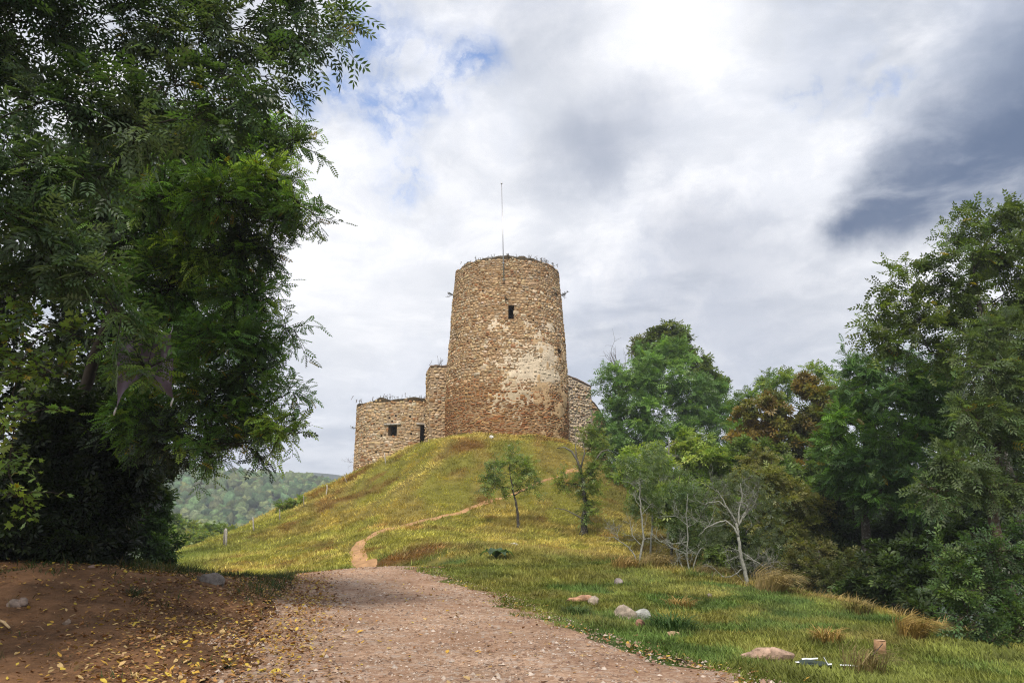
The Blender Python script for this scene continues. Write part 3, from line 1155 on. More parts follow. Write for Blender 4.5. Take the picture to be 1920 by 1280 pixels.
lay_stones(bast, stb, bast_surf, bast_col, 180, lambda st: (np.abs(st[:, 0] / BR) < 1.1) * (st[:, 1] > 7.5))
for h in bh[:2]:
    mb = MB()
    n = 6
    uu = np.linspace(h[0] - .38, h[1] + (.35 if h is bh[0] else .1), n)
    lay = [bast_surf(uu, np.full(n, z_), np.full(n, d_)) for z_, d_ in ((h[3], -.3), (h[3], .14), (h[3] + .16, .14), (h[3] + .16, -.3))]
    k = np.arange(n - 1)
    fs = [np.stack([a * n + k, a * n + k + 1, ((a + 1) % 4) * n + k + 1, ((a + 1) % 4) * n + k], 1) for a in range(4)]
    fs += [[[0, n, 2 * n, 3 * n]], [[n - 1, 4 * n - 1, 3 * n - 1, 2 * n - 1]]]
    mb.add(np.concatenate(lay), [np.array(f) for f in fs], (0.42, 0.38, 0.33))
    mb.build('lintel', M_rock, bast)


# ---- straight pieces of curtain wall
def slab_wall(name, label, p0, p1, thick, z0, ztop, pal, nst, core=(0.24, 0.17, 0.105), caps=True, cat='wall', dep=(.025, .08)):
    p0, p1 = np.asarray(p0, float), np.asarray(p1, float)
    L = np.linalg.norm(p1 - p0)
    t_ = (p1 - p0) / L
    nn = np.array([t_[1], -t_[0]])
    r_ = root(name, (*(p0 + p1) / 2, max(z0, 6)), label, cat)
    zt_ = lambda u: np.interp(u, [a[0] * L for a in ztop], [a[1] for a in ztop])

    def face(q0, tt, nv):
        def s_(u, v, d):
            u, v, d = np.broadcast_arrays(np.asarray(u, float), np.asarray(v, float), np.asarray(d, float))
            return np.stack([q0[0] + tt[0] * u + nv[0] * d, q0[1] + tt[1] * u + nv[1] * d, v], -1)
        return s_
    mb = MB()
    us_ = np.linspace(0, L, 9)
    zz2 = zt_(us_)
    f_ = face(p0, t_, nn)
    a0, a1 = f_(us_, np.full(9, z0), 0 * us_), f_(us_, zz2, 0 * us_)
    b0, b1 = f_(us_, np.full(9, z0), 0 * us_ - thick), f_(us_, zz2 + .04, 0 * us_ - thick)
    k = np.arange(8)
    al = np.concatenate([a0, a1, b1, b0])
    fs = [np.stack([g_ * 9 + k, g_ * 9 + k + 1, (g_ + 1) * 9 + k + 1, (g_ + 1) * 9 + k], 1) for g_ in range(3)]
    fs += [np.array([[0, 9, 18, 27]]), np.array([[8, 35, 26, 17]])]
    mb.add(al, fs, core)
    mb.build('wall', M_mortar, r_)
    f0 = lambda st: mixcol(len(st), pal)
    st = stone_cloud((0, z0), (L, max(a[1] for a in ztop) + .1), lambda u, v, hu, hv: v > zt_(u) - .03 or u < hu * .6 or u > L - hu * .6, lambda v: (.15, .33), lambda v: (.22, .5))
    lay_stones(r_, st, f_, f0, nst, lambda s: 1.0 * (s[:, 1] > 7), dep)
    for q0, tt, nv in ((p0 - nn * thick, nn, -t_), (p1, -nn, t_)):
        f2 = face(q0, tt, nv)
        top_ = ztop[0][1] if tt is nn else ztop[-1][1]
        st = stone_cloud((0, z0), (thick, top_), lambda u, v, hu, hv: u < hu * .6 or u > thick - hu * .6, lambda v: (.15, .33), lambda v: (.22, .5))
        if len(st):
            lay_stones(r_, st, f2, f0, 0, lambda s: 0.0 * s[:, 1], dep)
    # broken coping
    mb = MB()
    tops = np.concatenate([f_(us_, zz2 + .01, 0 * us_ + .06), f_(us_, zz2 + .16 + rng.uniform(-.04, .06, 9), 0 * us_ - .05), f_(us_, zz2 + .2 + rng.uniform(-.04, .06, 9), 0 * us_ - thick + .05), f_(us_, zz2 + .02, 0 * us_ - thick - .05)])
    mb.add(tops, [np.stack([g_ * 9 + k, g_ * 9 + k + 1, (g_ + 1) * 9 + k + 1, (g_ + 1) * 9 + k], 1) for g_ in range(3)] + [np.array([[0, 9, 18, 27]]), np.array([[8, 35, 26, 17]])], (0.13, 0.085, 0.055))
    mb.build('coping', M_mortar, r_)
    return r_


pz = W(820, 687, 65.5)[2] - .1
slab_wall('buttress_wall', 'narrow upright wall stub wedged between bastion and tower', (W(806, 740, 65.2)[0], 65.2), (W(842, 740, 65.6)[0], 65.6), 3.2, 6.5, [(0, pz), (1, pz + .12)], [.62, .1, .1, .06, .12], 70)
za, zb = W(1066, 709, 67.5)[2], W(1108, 723, 70)[2]
slab_wall('curtain_wall', 'pale sloping curtain wall right of the tower', (W(1055, 740, 66.5)[0], 66.5), (W(1109, 740, 70)[0], 70.0), 1.3, 5.5, [(0, za + .25), (1, zb - .1)], [.14, .02, .08, .01, .85], 110, core=(0.36, 0.3, 0.23), dep=(.04, .13))
slab_wall('curtain_wall', 'lower crumbling wall end beside the trees, right of the pale wall', (W(1109, 760, 71.2)[0], 71.2), (W(1136, 760, 73)[0], 73.0), 1.2, 5.0, [(0, W(1112, 750, 71)[2]), (.4, W(1118, 760, 71)[2]), (1, W(1134, 792, 73)[2])], [.35, .25, .15, .15, .1], 40)

# flagpole fixed to the face of the tower
mb = MB()
fu = tower_uv(945, 528)
fb = tower_surf(fu[0], fu[1], .22)
ft = W(940.5, 344, fb[1] + .1)
rt = root('flagpole', fb, 'thin bare grey metal pole fixed upright on the tower front', 'pole')
tube(mb, [fb, fb * .6 + ft * .4, ft], [.055, .045, .03], 8)
mb.build('pole', M_metal, rt, smooth=True)
mb = MB()
v, f = ICO1
mb.add(v * .09 + ft, f)
mb.build('finial', M_metal, rt, smooth=True)
for py in (526, 496):
    a = tower_uv(945, py)
    c_ = tower_surf(a[0], a[1], 0)
    e_ = np.array([fb[0] + (ft[0] - fb[0]) * (c_[2] - fb[2]) / (ft[2] - fb[2]), fb[1], c_[2]])
    mb = MB()
    tube(mb, [c_ + [0, .1, 0], e_ + [0, -.09, 0]], [.045, .045], 6)
    tube(mb, [e_ + [-.12, -.03, 0], e_ + [.12, -.03, 0]], [.04, .04], 6)
    mb.build('bracket', M_metal, rt)

# ------------------------------------------------------------------ foliage


def leaf_template(pairs, lw, ll, droop=.22, ang=52, start=.18):
    """a pinnate leaf of unit length along x: one folded quad per leaflet"""
    vs_, qs = [], []

    def leaflet(bx, a, L_, wd, lift):
        d = np.array([math.cos(a), math.sin(a), -.18])
        s = np.array([-math.sin(a), math.cos(a), 0])
        b = np.array([bx, 0, -droop * bx * bx])
        m = b + d * L_ * .48
        n0 = len(vs_)
        vs_.extend([b, m + s * wd + [0, 0, lift], b + d * L_ + [0, 0, -.05 * L_], m - s * wd + [0, 0, lift]])
        qs.append([n0, n0 + 3, n0 + 2, n0 + 1])
    for k in range(pairs):
        x = start + (0.86 - start) * k / max(pairs - 1, 1)
        e = ll * (1 - .25 * abs(k / max(pairs - 1, 1) - .45))
        for sg in (1, -1):
            leaflet(x, sg * math.radians(ang), e, lw, .03)
    leaflet(.9, 0, ll, lw, .02)
    return np.array(vs_), np.array(qs)


T_ASH = leaf_template(4, .062, .40)
T_ROB = leaf_template(5, .072, .27, ang=62)
T_ROB5 = leaf_template(4, .085, .31, ang=62)
T_FAR = leaf_template(2, .14, .52, ang=58, start=.25)
# a simple ovate leaf folded at its midrib: two quads
T_OVA = (np.array([[0, 0, 0], [.32, .24, .05], [.72, .17, .02], [1, 0, -.1], [.72, -.17, .02], [.32, -.24, .05], [.5, 0, -.02]]), np.array([[0, 6, 2, 1], [6, 3, 2, 2], [0, 5, 4, 6], [6, 4, 3, 3]]))
T_OVA = (T_OVA[0][:6], np.array([[0, 3, 2, 1], [0, 5, 4, 3]]))
_s = []
_q = []
for k in range(5):
    v = T_OVA[0] * .55
    a = (k - 2) * .75
    R_ = np.array([[math.cos(a), -math.sin(a), 0], [math.sin(a), math.cos(a), 0], [0, 0, 1]])
    _q.append(T_OVA[1] + 6 * k)
    _s.append(v @ R_.T + np.array([.1 + .42 * (1 - abs(k - 2) / 2), .12 * (k - 2), -.04 * abs(k - 2)]))
T_SPRAY = (np.concatenate(_s), np.concatenate(_q))
T_TINY = (np.concatenate([np.array([[0, 0, 0], [.5, .2, .03], [1, 0, 0], [.5, -.2, .03]]) * .42 @ np.array([[math.cos(a), math.sin(a), 0], [-math.sin(a), math.cos(a), 0], [0, 0, 1]]) + np.array([x, 0, 0]) for x, a in ((0, .9), (.2, -.9), (.4, .8), (.5, -.8), (.6, 0))]),
          np.concatenate([np.array([[0, 3, 2, 1]]) + 4 * k for k in range(5)]))
# palmate maple leaf
_a = np.radians([0, 22, 48, 68, 98, 125, 180, -125, -98, -68, -48, -22])
_r = np.array([1, .52, .86, .48, .66, .34, .12, .34, .66, .48, .86, .52]) * .6
T_MAP = (np.concatenate([[[.3, 0, .03]], np.stack([.3 + _r * np.cos(_a), _r * np.sin(_a), -.08 * _r], 1)]), np.array([[0, 1 + k, 1 + (k + 1) % 12] for k in range(12)]))


def frames(d, spread=.6):
    d = unit(d)
    n = unit(np.array([0, 0, 1.0]) + rng.normal(0, spread, d.shape))
    y = unit(np.cross(n, d))
    z = np.cross(d, y)
    return np.stack([d, y, z], 1)                      # rows: local x, y, z


def add_leaves(mb, tmpl, pos, d, size, col, spread=.6):
    V, Q = tmpl
    fr = frames(d, spread)
    P = pos[:, None] + size[:, None, None] * np.einsum('ki,nij->nkj', V, fr)
    off = (np.arange(len(pos)) * len(V))[:, None, None]
    mb.add(P.reshape(-1, 3), (Q[None] + off).reshape(-1, Q.shape[1]), np.repeat(col, len(V), 0))


def lobes(rows, dscale=1.0):
    """rows (photo x, photo y, half width, half height, distance) -> centre, radii in metres"""
    o = []
    for r_ in rows:
        c = W(r_[0], r_[1], r_[4])
        dep = proj(c)[2]
        rx, rz = r_[2] / F * dep, r_[3] / F * dep
        o.append((c, np.array([rx, (rx + rz) / 2 * dscale, rz])))
    return o


def path_at(P, t):
    P = np.asarray(P)
    f = t * (len(P) - 1)
    k = min(int(f), len(P) - 2)
    return P[k] + (P[k + 1] - P[k]) * (f - k)


def make_tree(name, label, group, base, trunk, r0, lb, tmpl, nleaf, size, cols, wood=(0.06, 0.048, 0.036), barkm=None, ntw=7, twl=.55, seed=1, droop=.25,
              shell=.35, category='tree', yellow=0.0, limbs=True, twigs=True, spread=.6, limb_r=.42, sub=1.0, keep=None, leaf_objs=0, lum=2.35, tint=(1.2, .98, .68)):
    """trunk: points up the stem; lb: lobes of the crown; cols: list of leaf colours"""
    global rng
    old, rng = rng, np.random.default_rng(seed)
    base = np.asarray(base, float)
    r_ = root(name, base, label, category, group)
    cols = np.array(cols) * lum * np.array(tint)
    T = np.asarray(trunk, float)
    mb = MB()
    tl = np.linspace(0, 1, len(T))
    tt = np.linspace(0, 1, 14)
    TT = np.stack([np.interp(tt, tl, T[:, k]) for k in range(3)], 1)
    TT[1:-1] = (TT[:-2] + 2 * TT[1:-1] + TT[2:]) / 4
    TT[1:] += rng.normal(0, r0 * .18, (13, 3)) * [1, 1, .2]
    rad = r0 * (1 - .82 * tt ** .9)
    rad[0] *= 1.45
    tube(mb, TT, rad, 9, np.array(wood))
    mb.build('trunk', barkm or M_bark, r_, smooth=True)
    area = np.array([l[1][0] * l[1][2] for l in lb])
    wgt = area ** .95 / (area ** .95).sum()
    leaves, tw = MB(), MB()
    allp, alld = [], []
    # limbs grow outward: each lobe hangs on the nearest wood already there
    far_ = [min(np.linalg.norm(TT - c, axis=1)) for c, _ in lb]
    cp, cr = [TT[2:13]], [rad[2:13] * .8]
    for li in np.argsort(far_):
        (c, R_), wg = lb[li], wgt[li]
        R_ = np.maximum(R_ - .5 * twl - .25 * size, .45 * R_)
        AP, AR = np.concatenate(cp), np.concatenate(cr)
        dv = c - AP
        dist = np.linalg.norm(dv, axis=1)
        cost = dist * (1 + .55 * np.clip(-dv[:, 2] / np.maximum(dist, .01) + .15, 0, 1)) + .4 * np.maximum(0, .02 - AR) * 50
        k = int(np.argmin(cost + rng.uniform(0, .12, len(cost)) * dist))
        s = AP[k]
        L_ = np.linalg.norm(c - s)
        mid = s * .5 + c * .5 + np.array([0, 0, .14 * L_]) + rng.normal(0, .12 * L_, 3)
        q_ = np.linspace(0, 1, 8)[:, None]
        bz = s * (1 - q_) ** 2 + 2 * mid * q_ * (1 - q_) + c * q_ ** 2
        bz[1:-1] += rng.normal(0, .018 * L_, (6, 3))
        rb = float(np.clip(min(AR[k] * .8, r0 * limb_r), .012, 1))
        rtip = max(rb * .4, .008)
        if limbs and L_ > .2:
            b = MB()
            tube(b, bz, np.linspace(rb, rtip, 8), 6, np.array(wood))
            b.build('branch', barkm or M_bark, r_, smooth=True)
        cp.append(bz[3:])
        cr.append(np.linspace(rb, rtip, 8)[3:])
        n = max(int(nleaf * wg), 6)
        per_tw = ntw
        ntwig = max(n // per_tw, 2)
        nsub = max(int(ntwig / 7 * sub), 3)
        # boughs fan out from the lobe's heart
        g = np.arange(nsub) + .5
        ph = np.arccos(1 - 2 * g / nsub)
        az = math.pi * (1 + 5 ** .5) * g + rng.uniform(0, 6)
        u = np.stack([np.sin(ph) * np.cos(az), np.sin(ph) * np.sin(az), np.cos(ph)], 1)
        u = unit(u + rng.normal(0, .28, u.shape))
        end = c + u * R_ * rng.uniform(.72, 1.12, (nsub, 1))
        st_ = bz[rng.integers(5, 8, nsub)]
        md = (st_ + end) / 2 + np.array([0, 0, 1]) * (R_.mean() * .12) + rng.normal(0, .08 * R_.mean(), (nsub, 3))
        if twigs:
            for j in range(nsub):
                qq = np.linspace(0, 1, 4)[:, None]
                pb = st_[j] * (1 - qq) ** 2 + 2 * md[j] * qq * (1 - qq) + end[j] * qq ** 2
                tube(tw, pb, np.linspace(max(rb * .24, .008), .005, 4), 3, np.array(wood), cap=False)
        j = rng.integers(0, nsub, ntwig)
        t_ = (shell + (1 - shell) * rng.random(ntwig) ** .6)[:, None]
        p0 = st_[j] * (1 - t_) ** 2 + 2 * md[j] * t_ * (1 - t_) + end[j] * t_ ** 2
        out_d = unit(u[j] * .8 + rng.normal(0, .55, (ntwig, 3)) + np.array([0, 0, .12]))
        ln = twl * rng.uniform(.5, 1.2, ntwig)
        p1 = p0 + out_d * ln[:, None] - np.array([0, 0, 1]) * (droop * ln)[:, None]
        if twigs:
            for a in range(0, ntwig):
                tube(tw, [p0[a], (p0[a] + p1[a]) / 2 + [0, 0, .06 * ln[a]], p1[a]], [.007, .005, .003], 3, np.array(wood) * 1.1, cap=False)
        # leaves alternate along every twig
        f_ = (np.arange(per_tw)[None] + rng.uniform(.2, .8, (ntwig, per_tw))) / per_tw
        P = p0[:, None] + (p1 - p0)[:, None] * f_[..., None]
        side = unit(np.cross(out_d, unit(rng.normal(0, .4, (ntwig, 3)) + [0, 0, 1])))
        sg = np.where(np.arange(per_tw) % 2 == 0, 1, -1)
        D = out_d[:, None] * .75 + side[:, None] * sg[None, :, None] * .8 + rng.normal(0, .3, (ntwig, per_tw, 3)) - np.array([0, 0, droop])
        P, D = P.reshape(-1, 3), unit(D.reshape(-1, 3))
        base_c = np.array(cols)[rng.integers(0, len(cols))]
        cl_ = base_c * rng.uniform(.82, 1.2)
        tone = np.repeat(rng.uniform(.6, 1.5, ntwig), per_tw)[:, None]
        cc = cl_[None] * tone * rng.uniform(.8, 1.2, (len(P), 1)) * (1 + rng.normal(0, .05, (len(P), 3)))
        alt = np.array(cols)[rng.integers(0, len(cols), ntwig)]
        mx = np.repeat(rng.random(ntwig) < .35, per_tw)[:, None]
        cc = np.where(mx, np.repeat(alt, per_tw, 0) * tone, cc)
        if yellow:
            ye = rng.random(len(P)) < yellow
            cc[ye] = np.array([.34, .25, .03]) * rng.uniform(.7, 1.2, (ye.sum(), 1))
        allp.append(P)
        alld.append(np.concatenate([D, np.clip(cc, 0.004, .8)], 1))
    P, DC = np.concatenate(allp), np.concatenate(alld)
    sz = size * rng.uniform(.65, 1.25, len(P))
    k_ = np.ones(len(P), bool)
    if keep is not None:
        k_ = keep(P)
    k_ &= P[:, 2] > H(P[:, 0], P[:, 1]) + .05
    idx = np.nonzero(k_)[0]
    if leaf_objs:
        px, py, dep = proj(P[idx])
        vis = (px > 0) & (px < 1920) & (py > 0) & (py < 1280)
        cand = idx[vis]
        cand = cand[np.argsort(dep[vis] - rng.uniform(0, 1.5, vis.sum()))][:leaf_objs]
        protos = []
        for k in range(4):
            m_ = MB()
            m_.add(tmpl[0], tmpl[1], np.clip(np.array(cols)[k % len(cols)] * rng.uniform(.9, 1.2), 0, 1))
            protos.append(m_.mesh('leaf', M_leaf))
        fr = frames(DC[cand, :3], spread)
        from mathutils import Matrix
        for a, c_ in enumerate(cand):
            o = bpy.data.objects.new('leaf', protos[a % 4])
            C.objects.link(o)
            o.parent = r_
            M = Matrix.Identity(4)
            for q_ in range(3):
                for w_ in range(3):
                    M[w_][q_] = fr[a, q_, w_] * sz[c_]
                M[q_][3] = P[c_, q_] - base[q_]
            o.matrix_local = M
        idx = np.setdiff1d(idx, cand)
    add_leaves(leaves, tmpl, P[idx], DC[idx, :3], sz[idx], DC[idx, 3:], spread)
    tag(leaves.build('crown', M_leaf, r_), kind='stuff')
    if twigs and tw.n:
        tag(tw.build('twigs', barkm or M_twig, r_), kind='stuff')
    rng = old
    return r_


def upto(base, *pts):
    return [np.asarray(base) - [0, 0, .15]] + [np.asarray(p) for p in pts]


def ground_at(x, y):
    return np.array([x, y, float(H(np.array([x]), np.array([y]))[0])])


DK = [(0.020, 0.040, 0.016), (0.026, 0.050, 0.020), (0.018, 0.034, 0.018)]  # near-black greens: the deep shade of the thickets put into the leaf colour
ASH = [(0.045, 0.068, 0.042), (0.032, 0.056, 0.030), (0.058, 0.082, 0.055), (0.026, 0.046, 0.022)]
ROB = [(0.060, 0.140, 0.024), (0.042, 0.105, 0.022), (0.085, 0.155, 0.026), (0.035, 0.080, 0.020)]

# ---- left: ash boughs hanging in from beside the track
b = ground_at(-9.6, 8.2)
L1 = lobes([(40, 40, 150, 110, 9.6), (220, 40, 120, 80, 10), (350, 60, 100, 75, 10.2), (455, 55, 85, 65, 10.3), (540, 75, 62, 55, 10.4), (610, 50, 40, 38, 10.4), (634, 58, 26, 26, 10.4), (560, 30, 50, 40, 10.4), (515, 150, 46, 40, 10.3), (440, 150, 70, 52, 10.2),
            (330, 160, 90, 60, 10), (200, 180, 100, 70, 9.8), (90, 190, 90, 80, 9.5), (270, 235, 75, 50, 9.8), (385, 225, 60, 40, 10), (452, 200, 45, 30, 10.2),
            (180, 520, 75, 45, 9.4), (100, 480, 80, 50, 9.2), (220, 590, 55, 40, 9.5), (60, 420, 90, 60, 9.2), (40, 300, 90, 90, 9.2), (160, 330, 90, 50, 9.6),
            (-160, 60, 220, 160, 9), (-120, 330, 180, 160, 8.8), (130, -150, 220, 130, 9.5), (360, -120, 180, 110, 10), (540, -70, 100, 60, 10.3), (-260, -200, 260, 220, 8.6)])
SHADE_LOBES = [(np.array(c_, float), np.array(r_, float)) for c_, r_ in (((-7.5, 4, 9), (2.6, 2.4, 1.6)), ((-8.5, 8.5, 10.5), (2.6, 2.4, 1.6)))]  # unseen boughs overhead, added to shade the left bank
make_tree('ash_tree', 'ash tree leaning in from the left edge, long drooping pinnate leaves high against the sky', None, b,
          upto(b, b + [0.2, .1, 2.5], b + [.4, .3, 5.5], b + [.9, .6, 8.5], b + [1.6, .9, 10.5]), .26, L1 + SHADE_LOBES, T_ASH, 11500, .33, ASH + DK, limb_r=.2, wood=(0.035, 0.03, 0.025), barkm=M_twig, lum=2.3, tint=(1.05, 1, .9), ntw=6, twl=.55, seed=11, droop=.35, leaf_objs=260, yellow=.004, spread=.5)

# ---- left: the feathery locust tree by the edge of the bank
b = ground_at(-10.6, 17.0)
LR = 14.2
L2 = lobes([(275, 690, 22, 50, 12.6), (250, 640, 26, 26, 12.6), (500, 255, 62, 38, LR), (552, 268, 34, 24, LR - .4), (430, 270, 80, 60, LR), (340, 250, 90, 70, LR + .6), (500, 330, 80, 50, LR - .3), (570, 390, 36, 24, LR - .6), (590, 404, 14, 12, LR - .7),
            (520, 410, 70, 40, LR), (420, 370, 100, 70, LR - .6), (320, 370, 100, 80, LR), (462, 470, 70, 45, LR), (508, 470, 26, 22, LR), (400, 470, 100, 60, LR + .4), (486, 545, 40, 26, LR), (450, 560, 80, 48, LR), (545, 615, 32, 20, LR - .3),
            (482, 640, 60, 38, LR), (420, 640, 90, 55, LR - .4), (500, 690, 26, 18, LR), (470, 710, 66, 40, LR), (545, 735, 30, 20, LR - .3), (490, 770, 60, 30, LR), (400, 740, 90, 60, LR), (512, 802, 46, 28, LR - .4), (550, 815, 22, 14, LR - .4),
            (440, 800, 70, 42, LR), (385, 850, 42, 28, LR - .6), (460, 838, 44, 20, LR - .4), (330, 820, 80, 55, LR + .4), (320, 540, 110, 90, LR + .8), (300, 680, 100, 80, LR + 1), (240, 420, 110, 100, LR + 1.2), (200, 300, 110, 90, LR + 1), (250, 790, 90, 60, LR + 1)])
make_tree('locust_tree', 'feathery green locust tree reaching over the far end of the track from the left', None, b,
          upto(b, b + [0.4, -.2, 2.2], b + [1.0, -.7, 4.2], b + [2.2, -1.5, 6.4], b + [3.4, -2.2, 8.8]), .22, L2, T_ROB, 25000, .235, ROB + ROB + DK, wood=(0.03, 0.025, 0.02), barkm=M_twig, lum=2.45, tint=(1.05, .82, .95), ntw=6, twl=.6, seed=12, droop=.18, yellow=.012, spread=.45, shell=.25)

# ---- left: broad-leaved maple boughs low at the picture's edge
b = ground_at(-8.8, 10.4)
L3 = lobes([(60, 590, 80, 40, 9.6), (130, 620, 60, 35, 9.5), (40, 680, 70, 40, 9.4), (100, 700, 70, 38, 9.5), (70, 770, 60, 34, 9.5), (20, 800, 50, 40, 9.4), (20, 540, 60, 50, 9.5), (40, 930, 50, 36, 9.6), (-60, 650, 90, 120, 9.3), (15, 870, 45, 40, 9.7)])
make_tree('maple_sapling', 'young broad-leaved maple with fresh green leaves at the left edge above the bank', None, b,
          upto(b, b + [.1, 0, 1.5], b + [.4, -.2, 3], b + [.8, -.3, 4.4]), .09, L3, T_MAP, 1300, .13, [(0.075, 0.14, 0.04), (0.06, 0.115, 0.04), (0.10, 0.16, 0.045), (0.05, 0.10, 0.04)], ntw=6, twl=.4, seed=13, droop=.3, yellow=.02, spread=.4)

# ---- left: dark trees and brush behind the bank
GL = 'dark trees standing behind the left bank'
for k, (x, y, lab, rows, n_, sz_, cs) in enumerate([
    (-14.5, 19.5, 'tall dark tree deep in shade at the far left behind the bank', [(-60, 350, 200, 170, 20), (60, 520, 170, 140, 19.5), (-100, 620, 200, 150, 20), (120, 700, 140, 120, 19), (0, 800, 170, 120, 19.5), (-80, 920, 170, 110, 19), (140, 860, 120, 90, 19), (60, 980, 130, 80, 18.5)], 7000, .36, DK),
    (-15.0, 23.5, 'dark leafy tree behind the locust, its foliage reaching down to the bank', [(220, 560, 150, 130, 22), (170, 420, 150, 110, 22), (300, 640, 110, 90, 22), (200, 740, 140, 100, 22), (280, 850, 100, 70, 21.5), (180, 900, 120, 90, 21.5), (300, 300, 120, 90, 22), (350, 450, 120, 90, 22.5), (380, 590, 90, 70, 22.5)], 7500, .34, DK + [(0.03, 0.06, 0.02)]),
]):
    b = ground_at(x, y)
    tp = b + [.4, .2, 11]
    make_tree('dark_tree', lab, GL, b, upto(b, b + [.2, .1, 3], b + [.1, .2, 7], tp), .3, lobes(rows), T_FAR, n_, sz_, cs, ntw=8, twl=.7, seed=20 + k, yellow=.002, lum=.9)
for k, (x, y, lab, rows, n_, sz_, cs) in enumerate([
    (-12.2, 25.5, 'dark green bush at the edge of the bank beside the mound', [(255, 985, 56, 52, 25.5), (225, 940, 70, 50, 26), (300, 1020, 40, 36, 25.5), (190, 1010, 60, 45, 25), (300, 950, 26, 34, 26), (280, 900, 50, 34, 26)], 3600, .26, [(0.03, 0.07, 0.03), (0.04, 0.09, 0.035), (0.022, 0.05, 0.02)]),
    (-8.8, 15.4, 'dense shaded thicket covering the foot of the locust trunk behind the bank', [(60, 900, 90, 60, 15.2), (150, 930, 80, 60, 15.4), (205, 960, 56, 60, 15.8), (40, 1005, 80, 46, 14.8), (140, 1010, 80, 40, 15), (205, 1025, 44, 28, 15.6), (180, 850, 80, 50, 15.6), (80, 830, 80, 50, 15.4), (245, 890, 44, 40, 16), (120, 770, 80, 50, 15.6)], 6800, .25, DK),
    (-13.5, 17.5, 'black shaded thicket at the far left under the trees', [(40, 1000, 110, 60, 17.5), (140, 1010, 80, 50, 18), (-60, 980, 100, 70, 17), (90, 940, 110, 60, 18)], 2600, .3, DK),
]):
    b = ground_at(x, y)
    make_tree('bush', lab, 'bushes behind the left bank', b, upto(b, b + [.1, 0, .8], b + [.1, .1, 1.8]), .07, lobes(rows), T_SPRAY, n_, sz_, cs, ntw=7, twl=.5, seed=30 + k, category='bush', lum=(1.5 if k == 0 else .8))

# ---- right: trees round the mound
b = ground_at(11.2, 62)
T1 = lobes([(1240, 705, 88, 55, 60.5), (1185, 735, 66, 50, 60), (1300, 735, 64, 52, 60), (1155, 705, 36, 32, 61), (1145, 775, 34, 45, 60.5), (1340, 745, 38, 34, 61), (1230, 780, 95, 48, 59.5), (1175, 815, 55, 34, 60), (1310, 800, 62, 44, 60), (1265, 660, 50, 30, 61), (1215, 665, 40, 26, 61.5), (1355, 790, 36, 40, 61), (1260, 835, 80, 34, 60), (1200, 850, 50, 25, 60), (1145, 845, 44, 40, 60), (1165, 885, 40, 34, 58), (1130, 810, 24, 40, 62)])
make_tree('locust_tree', 'dense rounded green tree just right of the castle wall', None, b, upto(b, b + [.2, 0, 3], b + [-.2, .2, 7], b + [.1, .1, 10]), .3, T1, T_ROB5, 10500, .62, [(0.048, 0.105, 0.042), (0.038, 0.085, 0.036), (0.062, 0.125, 0.048), (0.03, 0.066, 0.03)], ntw=7, twl=.9, seed=41, spread=.9, lum=2.6, droop=.2)
b = ground_at(12.5, 68)
make_tree('walnut_tree', 'dark olive treetop rising above the rounded green tree right of the tower', None, b, upto(b, b + [.2, 0, 4], b + [0, 0, 9], b + [0.2, 0, 14]), .26,
          lobes([(1222, 632, 36, 22, 68), (1255, 618, 32, 20, 68), (1285, 650, 34, 30, 68), (1315, 690, 34, 32, 68), (1200, 650, 22, 14, 68), (1240, 660, 50, 26, 68), (1340, 715, 24, 22, 68), (1280, 620, 14, 12, 68)]),
          T_SPRAY, 2600, .55, [(0.045, 0.075, 0.025), (0.035, 0.06, 0.022), (0.06, 0.085, 0.03)], ntw=7, twl=.8, seed=42)
b = ground_at(9.6, 66.5)
r_ = root('bare_treetop', b, 'bare grey dead treetop poking up left of the rounded green tree', 'dead tree')


def bare(mb, p, d, L_, r, depth, col, spread=.55, nb=3, up=.15):
    n = 5
    pts = [np.array(p, float)]
    dd = unit(np.array(d, float))
    for k in range(n):
        dd = unit(dd + rng.normal(0, .16, 3) + np.array([0, 0, up * .2]))
        pts.append(pts[-1] + dd * L_ / n)
    tube(mb, pts, np.linspace(r, max(r * .4, .004), n + 1), 5 if r > .03 else 3, np.array(col), cap=False)
    if depth:
        for k in range(nb):
            t_ = rng.uniform(.35, 1)
            q_ = path_at(pts, t_)
            nd = unit(dd + rng.normal(0, spread, 3) + np.array([0, 0, up]))
            bare(mb, q_, nd, L_ * rng.uniform(.45, .75), r * .55, depth - 1, col, spread, nb, up)


mb = MB()
tp_ = W(1160, 700, 66.5)
tube(mb, [b - [0, 0, .1], b + [.1, 0, 4], tp_], [.16, .12, .07], 6, (0.1, 0.085, 0.075))
mb.build('trunk', M_bark, r_)
mb = MB()
for k in range(6):
    bare(mb, tp_ - [0, 0, rng.uniform(0, 1)], [rng.normal(0, .4), rng.normal(0, .3), 1], rng.uniform(1.6, 2.8), .045, 2, (0.12, 0.10, 0.09))
tag(mb.build('twigs', M_twig, r_), kind='stuff')

